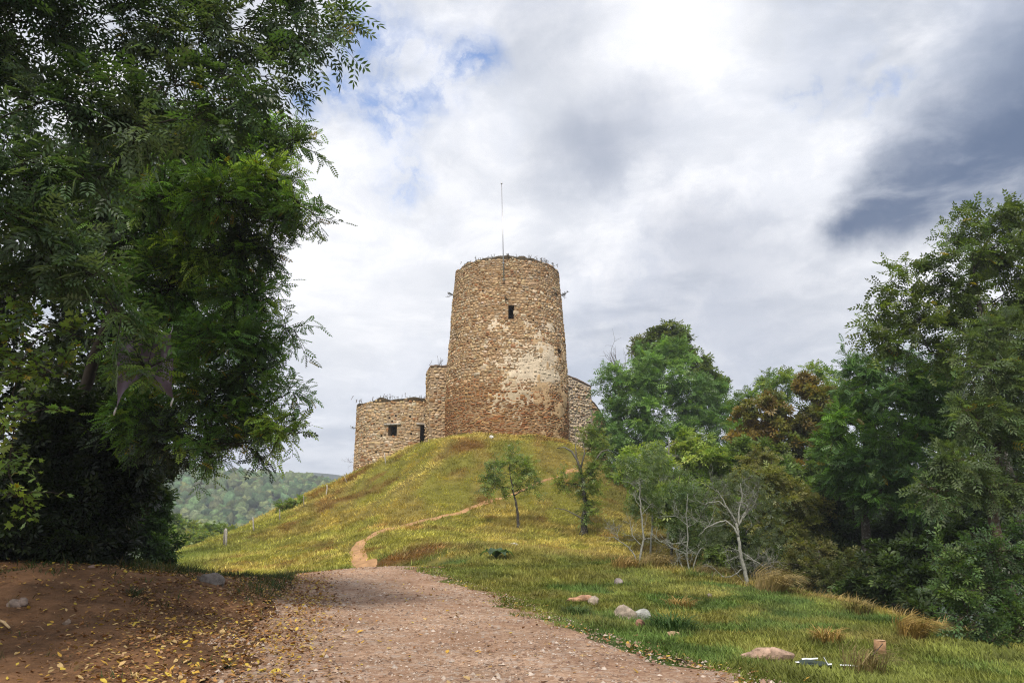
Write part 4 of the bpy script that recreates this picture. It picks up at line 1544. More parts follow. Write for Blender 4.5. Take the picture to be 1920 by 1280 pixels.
b = ground_at(15.5, 46)
make_tree('autumn_tree', 'tree turned rusty brown between the green trees on the right', None, b, upto(b, b + [.2, 0, 3], b + [.6, 0, 6], b + [.8, 0, 8.6]), .22,
          lobes([(1535, 745, 34, 52, 45.5), (1505, 715, 30, 26, 46), (1500, 790, 48, 42, 45), (1430, 775, 46, 40, 45), (1415, 815, 46, 34, 45), (1470, 835, 52, 36, 44.5), (1450, 745, 30, 24, 45.5), (1480, 880, 56, 30, 44.5), (1535, 820, 34, 34, 45), (1395, 780, 26, 22, 45.5)]),
          T_SPRAY, 5200, .42, [(0.095, 0.078, 0.026), (0.075, 0.066, 0.024), (0.115, 0.10, 0.03), (0.07, 0.082, 0.026), (0.055, 0.085, 0.028)], ntw=8, twl=.6, seed=43, droop=.45, lum=1.9, spread=.9)
b = ground_at(18.0, 52)
make_tree('locust_tree', 'pale green treetop showing behind the rusty brown tree', None, b, upto(b, b + [.2, 0, 4], b + [0, 0, 8], b + [0, 0, 11.5]), .24,
          lobes([(1520, 695, 36, 16, 52), (1455, 712, 32, 20, 52), (1435, 705, 20, 12, 52), (1550, 710, 26, 18, 52), (1400, 745, 30, 20, 52), (1580, 720, 24, 20, 51), (1480, 730, 50, 30, 53), (1560, 780, 50, 60, 53), (1400, 830, 60, 60, 53)]), T_ROB5, 3200, .55, [(0.06, 0.12, 0.03), (0.045, 0.09, 0.03), (0.08, 0.13, 0.035)], ntw=7, twl=.7, seed=44)
b = ground_at(16.6, 24.5)
R3 = lobes([(1800, 415, 30, 20, 25), (1785, 450, 26, 18, 25), (1870, 405, 50, 32, 25), (1920, 420, 50, 40, 25), (1850, 470, 66, 48, 25), (1910, 500, 60, 50, 25.5), (1760, 500, 46, 26, 24.6), (1700, 500, 36, 18, 24.6), (1670, 525, 28, 14, 24.5), (1790, 545, 60, 36, 25), (1690, 560, 48, 26, 24.6), (1640, 590, 40, 22, 24.4), (1622, 618, 24, 14, 24.4),
            (1720, 600, 60, 32, 24.6), (1860, 570, 70, 50, 25.5), (1800, 620, 66, 40, 25), (1900, 640, 60, 60, 25.5), (1960, 560, 60, 90, 25), (1990, 430, 60, 70, 25), (1660, 645, 50, 26, 24.8), (1745, 660, 60, 34, 25)])
make_tree('ash_tree', 'tall airy ash at the right edge, thin crown open to the sky', None, b, upto(b, b + [-.2, 0, 4], b + [-.5, .1, 8], b + [-.3, .2, 11], b + [-.2, .2, 13.5]), .24, R3, T_ROB5, 5600, .42, [(0.040, 0.070, 0.022), (0.03, 0.055, 0.02), (0.055, 0.09, 0.025)], ntw=7, twl=.7, seed=45, yellow=.006, droop=.2, spread=.9, lum=2.1, wood=(0.05, 0.042, 0.034))
b = ground_at(13.6, 30)
R4 = lobes([(1620, 690, 44, 34, 30), (1600, 730, 40, 30, 29.5), (1690, 690, 70, 44, 30), (1660, 750, 70, 46, 29.5), (1760, 730, 80, 56, 29.5), (1590, 790, 60, 40, 29.5), (1680, 820, 80, 46, 29), (1560, 830, 40, 34, 29.5), (1780, 800, 80, 56, 29), (1620, 870, 70, 40, 29), (1720, 880, 80, 44, 28.5), (1575, 890, 44, 30, 29.5), (1640, 930, 60, 34, 29), (1740, 940, 60, 36, 28.5), (1590, 670, 18, 12, 30)])
make_tree('locust_tree', 'broad mid-green feathery tree right of the rusty brown one', None, b, upto(b, b + [.3, 0, 3], b + [.5, -.2, 6], b + [.8, -.2, 9]), .24, R4, T_ROB, 9800, .36, [(0.042, 0.10, 0.030), (0.03, 0.075, 0.028), (0.055, 0.125, 0.03), (0.035, 0.08, 0.04)], ntw=7, twl=.6, seed=46, droop=.2, spread=.9, lum=2.1, yellow=.003)
b = ground_at(13.4, 20.6)
R5 = lobes([(1850, 700, 70, 50, 20.5), (1910, 730, 60, 60, 20.5), (1830, 780, 70, 44, 20), (1900, 820, 70, 54, 20.5), (1800, 860, 60, 36, 19.6), (1850, 910, 60, 36, 20), (1915, 910, 50, 40, 20.5), (1760, 920, 46, 26, 19.4), (1900, 620, 60, 50, 21), (1840, 640, 50, 36, 21)])
make_tree('ash_tree', 'leaning brown-stemmed ash at the right edge with grey-green fronds', None, b, upto(b, W(1868, 1010, 20.4), W(1858, 900, 20.3), W(1880, 800, 20.6), W(1890, 660, 21)), .2, R5, T_ASH, 3600, .36, [(0.050, 0.085, 0.050), (0.038, 0.066, 0.038), (0.028, 0.05, 0.025)], ntw=6, twl=.5, seed=47, droop=.3, spread=.9, lum=2.1, yellow=.004, wood=(0.085, 0.06, 0.04))

GU = 'trees and scrub along the right of the meadow'
for k, (nm, x, y, lab, rows, tm, n_, sz_, cs, kw) in enumerate([
    ('tree', 8.4, 41.0, 'bright green small tree with a mossy grey stem below the rounded green tree', [(1270, 855, 70, 34, 41), (1215, 880, 44, 30, 41), (1330, 860, 50, 34, 41), (1300, 910, 50, 28, 41), (1200, 850, 36, 22, 41.5), (1240, 915, 50, 26, 40.5), (1350, 900, 36, 30, 41), (1180, 900, 24, 20, 41), (1290, 825, 50, 22, 42)], T_SPRAY, 4200, .36, [(0.085, 0.14, 0.038), (0.065, 0.115, 0.035), (0.10, 0.15, 0.05)], dict(barkm=M_pale, wood=(.2, .2, .16))),
    ('tree', 12.6, 34.0, 'olive-grey scrubby tree behind the white dead branches', [(1440, 900, 56, 36, 32.5), (1480, 940, 56, 40, 32.5), (1400, 890, 30, 26, 33), (1500, 990, 50, 40, 32), (1440, 980, 40, 40, 33), (1540, 960, 36, 40, 33), (1420, 860, 40, 20, 33.5), (1350, 960, 30, 40, 34), (1310, 990, 40, 30, 34)], T_TINY, 6500, .34, [(0.075, 0.095, 0.040), (0.06, 0.08, 0.036), (0.09, 0.105, 0.05), (0.045, 0.065, 0.03)], {}),
    ('bush', 7.4, 36.0, 'leafy green shrub behind the thin pale stems on the flank of the mound', [(1230, 930, 40, 30, 36), (1262, 965, 40, 34, 36), (1300, 1005, 40, 30, 35), (1332, 960, 44, 40, 36), (1205, 895, 30, 24, 37), (1360, 1015, 34, 28, 34), (1335, 1045, 34, 22, 33), (1280, 920, 40, 30, 36.5), (1375, 960, 40, 36, 36)], T_SPRAY, 4600, .30, [(0.055, 0.095, 0.034), (0.07, 0.11, 0.04), (0.045, 0.08, 0.03)], {}),
    ('tree', 12.8, 42.5, 'fresh green tree filling in under the rusty brown one', [(1400, 850, 50, 36, 42), (1450, 890, 54, 40, 42), (1520, 880, 56, 40, 42), (1570, 850, 44, 40, 42), (1490, 930, 56, 36, 41), (1380, 890, 40, 34, 42), (1420, 940, 50, 34, 41)], T_SPRAY, 5200, .4, [(0.05, 0.09, 0.032), (0.065, 0.105, 0.036), (0.04, 0.075, 0.03)], {}),
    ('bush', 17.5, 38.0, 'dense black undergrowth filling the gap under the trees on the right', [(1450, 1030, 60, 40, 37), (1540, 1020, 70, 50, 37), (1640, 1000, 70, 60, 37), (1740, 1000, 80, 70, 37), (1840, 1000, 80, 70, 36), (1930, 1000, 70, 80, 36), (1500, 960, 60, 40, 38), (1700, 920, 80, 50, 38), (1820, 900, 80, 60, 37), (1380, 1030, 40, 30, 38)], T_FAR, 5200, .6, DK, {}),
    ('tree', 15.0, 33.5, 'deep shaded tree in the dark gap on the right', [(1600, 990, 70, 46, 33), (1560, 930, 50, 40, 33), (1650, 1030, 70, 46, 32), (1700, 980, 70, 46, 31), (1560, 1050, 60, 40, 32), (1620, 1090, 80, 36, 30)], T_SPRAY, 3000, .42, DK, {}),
    ('bush', 10.6, 15.2, 'small-leaved green bush at the lower right corner above the slope', [(1860, 1035, 60, 34, 15), (1800, 1060, 50, 34, 15), (1900, 1080, 50, 40, 15.2), (1840, 1100, 56, 36, 14.8), (1780, 1110, 36, 30, 15), (1890, 1150, 50, 34, 14.6), (1820, 1160, 46, 30, 14.5), (1930, 1010, 40, 40, 15.4), (1770, 1030, 26, 20, 15.2), (1930, 1180, 50, 40, 14.5), (1860, 1200, 40, 20, 14.2)], T_TINY, 3400, .22, [(0.05, 0.10, 0.05), (0.04, 0.08, 0.042), (0.07, 0.12, 0.05), (0.03, 0.06, 0.03)], dict(lum=1.8, tint=(1.1, .95, .72))),
    ('bush', 12.4, 22.5, 'dark brush under the trees behind the grassy brow', [(1700, 1080, 60, 40, 22), (1640, 1100, 50, 30, 23), (1760, 1100, 60, 40, 21), (1720, 1140, 50, 30, 20), (1600, 1110, 50, 24, 24), (1660, 1040, 50, 30, 24), (1800, 1010, 50, 36, 21), (1740, 1030, 50, 34, 22)], T_SPRAY, 2800, .3, DK, {}),
    ('bush', 11.4, 27.5, 'low dark scrub at the foot of the lichen-white dead tree', [(1500, 1060, 46, 30, 27.5), (1460, 1080, 30, 20, 27), (1550, 1080, 50, 30, 26.5), (1520, 1030, 46, 30, 28.5), (1590, 1060, 40, 34, 27)], T_TINY, 2300, .3, [(0.04, 0.055, 0.026), (0.03, 0.045, 0.022), (0.05, 0.06, 0.03)], {}),
    ('tree', 22.0, 47.0, 'large dark tree closing the view behind the trees on the right', [(1660, 800, 120, 90, 46), (1780, 760, 110, 90, 46), (1600, 900, 100, 80, 46), (1720, 900, 120, 90, 45), (1850, 850, 110, 110, 45), (1540, 960, 80, 70, 46), (1650, 1000, 100, 70, 44), (1780, 1000, 110, 80, 44), (1900, 960, 90, 110, 43), (1480, 920, 60, 60, 47), (1940, 750, 80, 100, 45)], T_FAR, 5200, .75, [(0.03, 0.06, 0.026), (0.022, 0.045, 0.02), (0.035, 0.07, 0.03)], {}),
    ('tree', 13.0, 50.5, 'shady tree below and right of the rounded green tree', [(1340, 860, 50, 40, 50), (1400, 900, 60, 50, 50), (1300, 900, 50, 36, 50), (1360, 960, 60, 40, 49), (1450, 940, 60, 50, 49), (1280, 960, 40, 30, 49), (1400, 1000, 60, 40, 47)], T_SPRAY, 3400, .5, [(0.035, 0.07, 0.026), (0.045, 0.085, 0.03), (0.025, 0.05, 0.02)], {}),
]):
    b = ground_at(x, y)
    lb = lobes(rows)
    zt_ = max(l[0][2] for l in lb)
    xm = np.mean([l[0] for l in lb], 0)
    tp = np.array([xm[0] * .6 + b[0] * .4, xm[1] * .6 + b[1] * .4, max(zt_, b[2] + 1)])
    make_tree(nm, lab, GU, b, upto(b, b * .65 + tp * .35 + rng.normal(0, .1, 3), b * .3 + tp * .7 + rng.normal(0, .1, 3), tp), .07 if nm == 'bush' else .16, lb, tm, n_, sz_, cs, ntw=8, twl=.5 if nm == 'bush' else .6, seed=60 + k, category=nm, **kw)

# ---- the small crooked trees on the slope
GS = 'small crooked trees on the slope of the mound'
b = G(972, 990)
D_ = b[1]
make_tree('fruit_tree', 'small slender dark green tree standing below the footpath on the slope', GS, b, upto(b, W(970, 960, D_), W(966, 935, D_), W(958, 900, D_), W(955, 872, D_)), .10,
          lobes([(955, 866, 30, 18, D_), (930, 885, 20, 16, D_ - .5), (985, 875, 20, 18, D_ + .3), (912, 905, 14, 16, D_), (975, 900, 24, 14, D_), (935, 915, 22, 10, D_), (1003, 890, 10, 12, D_), (1005, 915, 12, 8, D_), (925, 868, 10, 10, D_), (962, 848, 14, 8, D_), (915, 925, 10, 8, D_), (985, 920, 14, 8, D_)]),
          T_TINY, 1300, .34, [(0.06, 0.10, 0.038), (0.075, 0.115, 0.04), (0.045, 0.08, 0.032)], lum=2.6, spread=1., ntw=6, twl=.7, seed=81, wood=(.05, .042, .035), barkm=M_bark, droop=.05, limb_r=.5)
b = G(1092, 1003)
D_ = b[1]
r_ = make_tree('fruit_tree', 'ivy-clad crooked tree on the slope with bare forked top branches', GS, b, upto(b, W(1098, 965, D_), W(1097, 930, D_), W(1092, 895, D_), W(1088, 872, D_)), .22,
               lobes([(1100, 895, 24, 16, D_), (1115, 880, 18, 16, D_), (1100, 915, 20, 12, D_ - .3), (1060, 905, 16, 14, D_), (1050, 895, 10, 8, D_), (1100, 960, 18, 12, D_ - .4), (1112, 950, 14, 8, D_), (1110, 840, 14, 18, D_ + .4), (1100, 815, 10, 14, D_ + .4), (1125, 820, 14, 14, D_ + .6), (1135, 845, 10, 14, D_ + .6), (1095, 935, 8, 14, D_), (1120, 915, 14, 8, D_), (1150, 880, 18, 10, D_ + .6)]),
               T_TINY, 1900, .34, [(0.06, 0.10, 0.03), (0.08, 0.12, 0.035), (0.045, 0.08, 0.028)], lum=2.3, spread=1., ntw=6, twl=.6, seed=82, wood=(.045, .038, .03), droop=.05)
mb = MB()
for pts, rr in (([(1090, 885), (1082, 862), (1072, 846), (1058, 838), (1044, 840)], .085), ([(1082, 862), (1080, 848), (1079, 832)], .055), ([(1100, 885), (1118, 860), (1128, 846), (1142, 842)], .06), ([(1096, 975), (1080, 965), (1060, 955), (1040, 952)], .05), ([(1088, 880), (1096, 850), (1094, 830)], .06)):
    tube(mb, [W(a, c_, D_ - .1) for a, c_ in pts], np.linspace(rr, rr * .35, len(pts)), 6, (0.13, 0.12, 0.10))
tag(mb.build('bare_branches', M_pale, r_, smooth=True), kind='stuff')


def pale_tree(name, label, b, stems, twn, seed, leafrows=None, nleaf=0, cols=None, twL=.5, col=(0.31, 0.31, 0.27), cat='dead tree', tm=T_TINY, sz=.22, dj=.5):
    global rng
    old, rng = rng, np.random.default_rng(seed)
    r_ = root(name, b, label, cat, None)
    D_ = b[1]
    anchors = []
    for k, (pts, r1, r2) in enumerate(stems):
        mb = MB()
        r1, r2 = r1 * .62, r2 * .62
        p = np.array([W(a, c_, D_ + dd) for a, c_, dd in [(q_ if len(q_) == 3 else (*q_, 0)) for q_ in pts]])
        if k == 0:
            p[0] = b - [0, 0, .12]
        s_ = np.linspace(0, 1, len(p))
        s2 = np.linspace(0, 1, len(p) * 3)
        p2 = np.stack([np.interp(s2, s_, p[:, q_]) for q_ in range(3)], 1)
        p2[1:-1] += rng.normal(0, r1 * .35, (len(p2) - 2, 3))
        tube(mb, p2, np.linspace(r1, r2, len(p2)), 7, np.array(col) * rng.uniform(.8, 1.1))
        mb.build('trunk' if k == 0 else 'branch', M_pale, r_, smooth=True)
        anchors.append(p2)
    mb = MB()
    for k in range(twn):
        p2 = anchors[rng.integers(0, len(anchors))]
        q_ = path_at(p2, rng.uniform(.3, 1.0))
        bare(mb, q_, [rng.normal(0, .8), rng.normal(0, .5), .35 + rng.normal(0, .5)], twL * rng.uniform(.5, 1.3), .011, 2, np.array(col) * rng.uniform(.6, 1.0), .6, 3, .1)
    if twn:
        tag(mb.build('twigs', M_pale, r_), kind='stuff')
    if leafrows:
        lv = MB()
        for c, R_ in lobes(leafrows):
            n = max(int(nleaf / len(leafrows)), 4)
            u = unit(rng.normal(0, 1, (n, 3)))
            P = c + u * R_ * rng.random((n, 1)) ** .45
            add_leaves(lv, tm, P, unit(rng.normal(0, 1, (n, 3))), sz * rng.uniform(.6, 1.2, n), np.array(cols)[rng.integers(0, len(cols), n)] * 1.7 * rng.uniform(.7, 1.25, (n, 1)), 1.0)
        tag(lv.build('crown', M_leaf, r_), kind='stuff')
    rng = old
    return r_


OLV = [(0.08, 0.12, 0.04), (0.06, 0.095, 0.035), (0.10, 0.13, 0.05)]
pale_tree('lichen_tree', 'white lichen-covered tree forking in a V at the brow of the slope', ground_at(W(1197, 1056, 28.6)[0], 28.6),
          [([(1197, 1058), (1203, 1030), (1207, 1010), (1204, 985), (1201, 950), (1200, 925), (1201, 905)], .075, .03),
           ([(1196, 1054), (1188, 1038), (1178, 1025), (1162, 1014), (1148, 1006)], .05, .02), ([(1160, 1014), (1157, 1000), (1156, 988)], .02, .008), ([(1202, 1022), (1190, 1010), (1183, 998), (1186, 985)], .03, .012), ([(1206, 1012), (1214, 1009), (1222, 1008)], .03, .014),
           ([(1201, 950), (1192, 938), (1188, 925)], .022, .01), ([(1202, 965), (1212, 955), (1220, 944)], .022, .01), ([(1201, 920), (1190, 912), (1182, 905)], .018, .008)], 34, 91,
          [(1190, 950, 18, 22, 29), (1225, 940, 20, 24, 29), (1205, 895, 36, 26, 29), (1180, 870, 24, 20, 29), (1235, 870, 26, 22, 29), (1205, 925, 26, 20, 29)], 1300, OLV, .4)
pale_tree('lichen_tree', 'slender grey tree with a dark scorched foot right behind the white V-forked one', ground_at(W(1220, 1030, 37.5)[0], 37.5),
          [([(1218, 1030), (1222, 1000), (1224, 970), (1222, 950), (1230, 935), (1240, 925), (1248, 915)], .085, .03), ([(1224, 960), (1232, 945), (1236, 930)], .03, .01), ([(1240, 925), (1262, 925), (1278, 940), (1290, 955)], .03, .01), ([(1240, 925), (1236, 908), (1232, 895)], .03, .012)], 22, 92,
          [(1230, 965, 10, 16, 38), (1215, 880, 30, 26, 38), (1250, 890, 30, 22, 38), (1225, 850, 24, 20, 38), (1262, 940, 24, 26, 38), (1280, 900, 26, 20, 38)], 1100, OLV, .6, col=(.34, .34, .3), cat='tree', sz=.3)
pale_tree('lichen_tree', 'clump of thin pale stems with dry grey twigs left of the big dead tree', ground_at(W(1292, 1070, 27.0)[0], 27.0),
          [([(1292, 1066), (1288, 1040), (1290, 1000), (1286, 960), (1290, 925)], .05, .015), ([(1280, 1066), (1274, 1050), (1268, 1038)], .035, .012), ([(1300, 1066), (1306, 1040), (1316, 1025), (1322, 1030)], .04, .014), ([(1290, 1040), (1270, 1030), (1250, 1022), (1240, 1015)], .025, .008), ([(1288, 1015), (1272, 1018), (1258, 1020)], .02, .008), ([(1290, 985), (1274, 972), (1258, 962)], .022, .008)], 34, 93,
          [(1290, 980, 36, 30, 28), (1300, 930, 40, 30, 28), (1270, 1000, 26, 20, 28), (1320, 960, 26, 30, 28), (1300, 1020, 30, 22, 28), (1330, 1000, 24, 26, 28), (1270, 930, 30, 26, 28)], 2200, OLV + [(0.045, 0.075, 0.03)], .45, col=(.33, .34, .29), sz=.24)
pale_tree('lichen_tree', 'big bleached dead tree with tangled white branches at the edge of the dark wood', ground_at(W(1402, 1092, 23.9)[0], 23.9),
          [([(1402, 1089), (1394, 1060), (1388, 1030), (1384, 1005), (1380, 980)], .11, .06), ([(1400, 1040), (1412, 1050), (1420, 1062)], .04, .02), ([(1384, 1005), (1376, 990), (1362, 975), (1345, 978), (1330, 985), (1318, 996), (1310, 1004)], .06, .014), ([(1382, 990), (1392, 970), (1402, 955), (1400, 945), (1385, 940)], .055, .02), ([(1390, 975), (1402, 960), (1396, 948)], .03, .012),
           ([(1380, 980), (1366, 955), (1355, 935), (1345, 920), (1335, 915)], .05, .012), ([(1366, 955), (1350, 940), (1326, 942), (1318, 955)], .035, .01), ([(1384, 985), (1386, 955), (1392, 925), (1388, 905)], .045, .012), ([(1392, 965), (1412, 950), (1420, 930)], .03, .01), ([(1396, 1062), (1380, 1075), (1366, 1082), (1352, 1080)], .03, .01), ([(1400, 1045), (1424, 1055), (1440, 1070), (1450, 1082)], .035, .01)], 60, 94,
          [(1395, 905, 44, 26, 25), (1440, 950, 44, 44, 25), (1350, 920, 36, 26, 25), (1340, 1000, 30, 30, 25), (1440, 1020, 40, 34, 25), (1400, 1050, 36, 24, 25), (1375, 960, 34, 26, 25)], 2100, [(0.075, 0.095, 0.045), (0.06, 0.08, 0.04)], .5, col=(.27, .27, .235), sz=.2)
b = G(672, 880)
pale_tree('dead_shrub', 'bare thorny dead shrub at the left foot of the bastion', b, [([(690, 892), (686, 880), (680, 872), (668, 870), (660, 872)], .05, .015), ([(672, 872), (664, 864), (655, 868)], .02, .008), ([(686, 880), (689, 868), (684, 862)], .025, .01)], 16, 95, None, 0, None, .8, col=(.12, .09, .075), cat='shrub')

# trees in the valley, left, beyond the mound
for k, (px, py, hw, hh, YY) in enumerate([(345, 990, 34, 24, 100), (395, 1000, 30, 18, 96), (430, 1003, 20, 12, 95), (310, 1010, 40, 26, 94), (370, 1012, 30, 16, 92)]):
    lb = lobes([(px + rng.normal(0, 6) + dx * hw * .5, py + dy * hh * .5, hw * .62, hh * .62, YY) for dx, dy in ((-1, .2), (1, .3), (0, -.6), (0, .5), (.5, -.2))])
    cx, cyy = lb[2][0][0], lb[2][0][1]
    b = ground_at(cx, cyy)
    tz_ = lb[2][0][2]
    make_tree('valley_tree', ['pale leafy tree in the valley left of the lowest fence post', 'tree just over the ridge behind the lowest fence post', 'small treetop over the ridge nearest the fence posts', 'valley tree half hidden by the dark bush on the left', 'low treetop between the bush and the grassy ridge'][k], 'trees in the valley beyond the left ridge', b,
              upto(b, b * .5 + np.array([cx, cyy, tz_]) * .5, [cx, cyy, tz_]), .3, lb, T_FAR, 900, .8, [(0.06, 0.10, 0.035), (0.045, 0.085, 0.03), (0.08, 0.11, 0.04)], ntw=7, twl=.9, seed=100 + k)
b = G(548, 962)
b = ground_at(b[0] - 1.2, b[1] + 2.5)
make_tree('bush', 'small green bush showing over the ridge between the fence posts', None, b, upto(b, b + [0, 0, .6], b + [.1, 0, 1.2]), .06, lobes([(540, 945, 22, 10, b[1]), (560, 938, 16, 8, b[1]), (522, 950, 12, 8, b[1])]), T_TINY, 420, .4, [(0.07, 0.12, 0.035), (0.05, 0.09, 0.03)], ntw=6, twl=.4, seed=110, category='bush')

# ---- weeds rooted in the masonry


def weed(name, label, p, n, h, sp, cols, seed, dirn=(0, 0, 1), leafy=True, group='weeds rooted in the castle walls'):
    global rng
    old, rng = rng, np.random.default_rng(seed)
    r_ = root(name, p, label, 'weed', group)
    st, lf = MB(), MB()
    for k in range(n):
        q0 = np.array(p) + rng.normal(0, sp, 3) * [1, .6, .05]
        d = unit(np.array(dirn) + rng.normal(0, .35, 3))
        L_ = h * rng.uniform(.5, 1.1)
        q1 = q0 + d * L_ * .6
        q2 = q1 + unit(d + rng.normal(0, .3, 3)) * L_ * .4
        tube(st, [q0 - d * .08, q1, q2], [.022, .016, .01], 3, (0.10, 0.075, 0.05), cap=False)
        if leafy:
            m = 7
            P = np.array([path_at([q0, q1, q2], t_) for t_ in rng.uniform(.3, 1, m)])
            add_leaves(lf, T_TINY, P, unit(rng.normal(0, 1, (m, 3)) + [0, 0, .3]), h * .32 * rng.uniform(.6, 1.2, m), np.array(cols)[rng.integers(0, len(cols), m)] * rng.uniform(.7, 1.2, (m, 1)))
    tag(st.build('stems', M_twig, r_), kind='stuff')
    if leafy:
        tag(lf.build('foliage', M_leaf, r_), kind='stuff')
    rng = old


def rim_pt(px, top=True):
    th = math.asin(np.clip((W(px, 490, TC[1])[0] - TC[0]) / 4.85, -1, 1))
    return np.array([TC[0] + 4.6 * math.sin(th), TC[1] - 4.6 * math.cos(th), TOPZ - .05])


DRY = [(0.14, 0.10, 0.05), (0.08, 0.07, 0.035), (0.06, 0.07, 0.03)]
for k, (px, n, h, lab, cs) in enumerate([(1018, 9, .9, 'twiggy bush on the right of the tower rim', [(0.09, 0.07, 0.04), (0.12, 0.06, 0.035)]), (1033, 8, .8, 'small leafy weed at the far right of the tower rim', [(0.06, 0.08, 0.035), (0.1, 0.05, 0.03)]), (905, 7, .5, 'thin dry stalks on the left part of the tower rim', DRY), (925, 8, .5, 'dry stalks on the tower rim left of the pole', DRY), (953, 9, .6, 'wispy dry grass on the tower rim right of the pole', DRY), (880, 7, .45, 'dry grass on the far left of the tower rim', DRY), (985, 9, .5, 'low dry weeds on the tower rim right of centre', DRY)]):
    weed('rim_weed', lab, rim_pt(px), n, h * .75, .35, cs, 200 + k)
for k, (px, py, dr, lab) in enumerate([(1048, 556, (1, -.1, .15), 'tuft sticking out of the right side of the tower'), (843, 556, (-1, -.1, .3), 'tuft sticking out of the left side of the tower')]):
    z = W(px, py, TC[1])[2]
    sx = 1 if px > 950 else -1
    weed('wall_weed', lab, np.array([TC[0] + sx * (tower_R(z) + .02), TC[1] - .4, z]), 8, .62, .10, [(0.04, 0.055, 0.03), (0.07, 0.07, 0.035)], 210 + k, dr)
for k, (px, py, lab) in enumerate([(858, 634, 'dark green tuft low on the left face of the tower'), (1041, 552, 'small dark plant in the masonry high on the right of the tower'), (948, 562, 'brownish weed above the left of the slit window')]):
    a = tower_uv(px, py)
    weed('wall_weed', lab, tower_surf(a[0], a[1], .08), 6, .42, .1, [(0.03, 0.055, 0.03), (0.07, 0.06, 0.03)], 214 + k, (0, -.6, .5))
for k, (px, lab) in enumerate([(690, 'dry grass on the left shoulder of the bastion'), (715, 'dry weeds along the bastion top left of centre'), (745, 'dry weeds on the middle of the bastion top'), (762, 'weed stalks on the bastion top right of centre'), (790, 'leafy weed on the bastion top beside the buttress')]):
    th = math.asin(np.clip((W(px, 745, BC[1])[0] - BC[0]) / BR, -1, 1))
    weed('rim_weed', lab, np.array([BC[0] + (BR - .2) * math.sin(th), BC[1] - (BR - .2) * math.cos(th), BTOP + .02]), 8, .36, .6, DRY, 220 + k)
weed('rim_weed', 'tall dry stalks on top of the buttress wall', np.array([*(W(820, 690, 65.6)[:2]), pz + .2]), 9, .8, .38, [(0.10, 0.075, 0.045)], 226, leafy=False)
a = bast_uv(671, 802)
weed('wall_weed', 'small twig growing from the left side of the bastion', bast_surf(-BR * 1.45, W(668, 802, 72)[2], .02), 5, .5, .08, DRY, 227, (-1, -.2, .3))

# ------------------------------------------------------------------ grass


def grass(name, x, y, h, wd, col, nb, lean, seed, spread=.10, up=1.0, z0=0.0):
    """tufts at (x, y): nb blades each of three triangles; lean (n, 2) pushes them over"""
    rr = np.random.default_rng(seed)
    n = len(x)
    z = H(x, y) + z0
    N = n * nb
    bx = np.repeat(x, nb) + rr.normal(0, spread, N)
    by = np.repeat(y, nb) + rr.normal(0, spread, N)
    bz = np.repeat(z, nb) - .02
    hh = np.repeat(h, nb) * rr.uniform(.45, 1.2, N)
    ww = np.repeat(wd, nb) * rr.uniform(.7, 1.3, N)
    ln = np.repeat(lean, nb, 0) + rr.normal(0, .38, (N, 2))
    d = np.stack([ln[:, 0], ln[:, 1], np.full(N, up)], 1)
    d = unit(d)
    a = rr.uniform(0, 2 * math.pi, N)
    s = np.stack([np.cos(a), np.sin(a), 0 * a], 1)
    p0 = np.stack([bx, by, bz], 1)
    p1 = p0 + d * (hh * .55)[:, None]
    d2 = unit(d + np.stack([ln[:, 0], ln[:, 1], -.35 + 0 * a], 1) * .75)
    p2 = p1 + d2 * (hh * .5)[:, None]
    w_ = ww[:, None] * .5
    V = np.stack([p0 - s * w_, p0 + s * w_, p1 + s * w_ * .75, p1 - s * w_ * .75, p2], 1)
    c = np.repeat(col, nb, 0) * rr.uniform(.72, 1.3, (N, 1))
    c = np.clip(c, 0, 1)
    off = (np.arange(N) * 5)[:, None]
    mb = MB()
    mb.add(V.reshape(-1, 3), [off + np.array([[0, 1, 2, 3]]), off + np.array([[3, 2, 4]])], np.repeat(c, 5, 0))
    return tag(mb.build(name, M_grass), kind='stuff')


def scatter(n, x0, x1, y0, y1, seed):
    rr = np.random.default_rng(seed)
    return rr.uniform(x0, x1, n), rr.uniform(y0, y1, n), rr


def seen(x, y, pad=120):
    px, py, dep = proj(np.stack([x, y, H(x, y) + .2], -1))
    return (px > -pad) & (px < 1920 + pad) & (py < 1280 + pad) & (dep > 1)


BAST_C = (BC[0], BC[1])


def built(x, y):
    return (np.hypot(x - TC[0], y - TC[1]) < 5.35) | (np.hypot(x - BAST_C[0], y - BAST_C[1]) < BR - .02)


# mound: long sward combed down the slope
x, y, rr = scatter(64000, -30, 20, 29.5, 70, 301)
m = seen(x, y) & ~built(x, y) & (trail_d(x, y) + (fbm(x / .7, y / .7, 307) - .5) * .55 > .02) & ~((y > 66) & (x > -17) & (x < 6)) & (y - 30 > (rr.random(len(y)) * 1.5))
xl, xr = road_x(y)
m &= ~((y < 31) & (x > xl - .3) & (x < xr + .3))
m &= rr.random(len(x)) < np.clip(.45 + .9 * fbm(x / 1.6, y / 1.6, 302), 0, 1)
x, y = x[m], y[m]
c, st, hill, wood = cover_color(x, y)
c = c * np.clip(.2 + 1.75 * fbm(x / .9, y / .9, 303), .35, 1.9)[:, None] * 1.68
e = .6
gx_, gy_ = (H(x + e, y) - H(x - e, y)) / (2 * e), (H(x, y + e) - H(x, y - e)) / (2 * e)
ang = (fbm(x / 3.2, y / 3.2, 304) - .5) * 3.4
down = -np.stack([gx_, gy_], 1) * 1.2
ca, sa = np.cos(ang), np.sin(ang)
lean = np.stack([down[:, 0] * ca - down[:, 1] * sa, down[:, 0] * sa + down[:, 1] * ca], 1) + np.array([.30, -.05])
h = .10 + .19 * fbm(x / 1.3, y / 1.3, 305) + .07 * st
grass('mound_grass', x, y, h, np.full(len(x), .036), c, 7, lean, 306, spread=.16, up=.8)

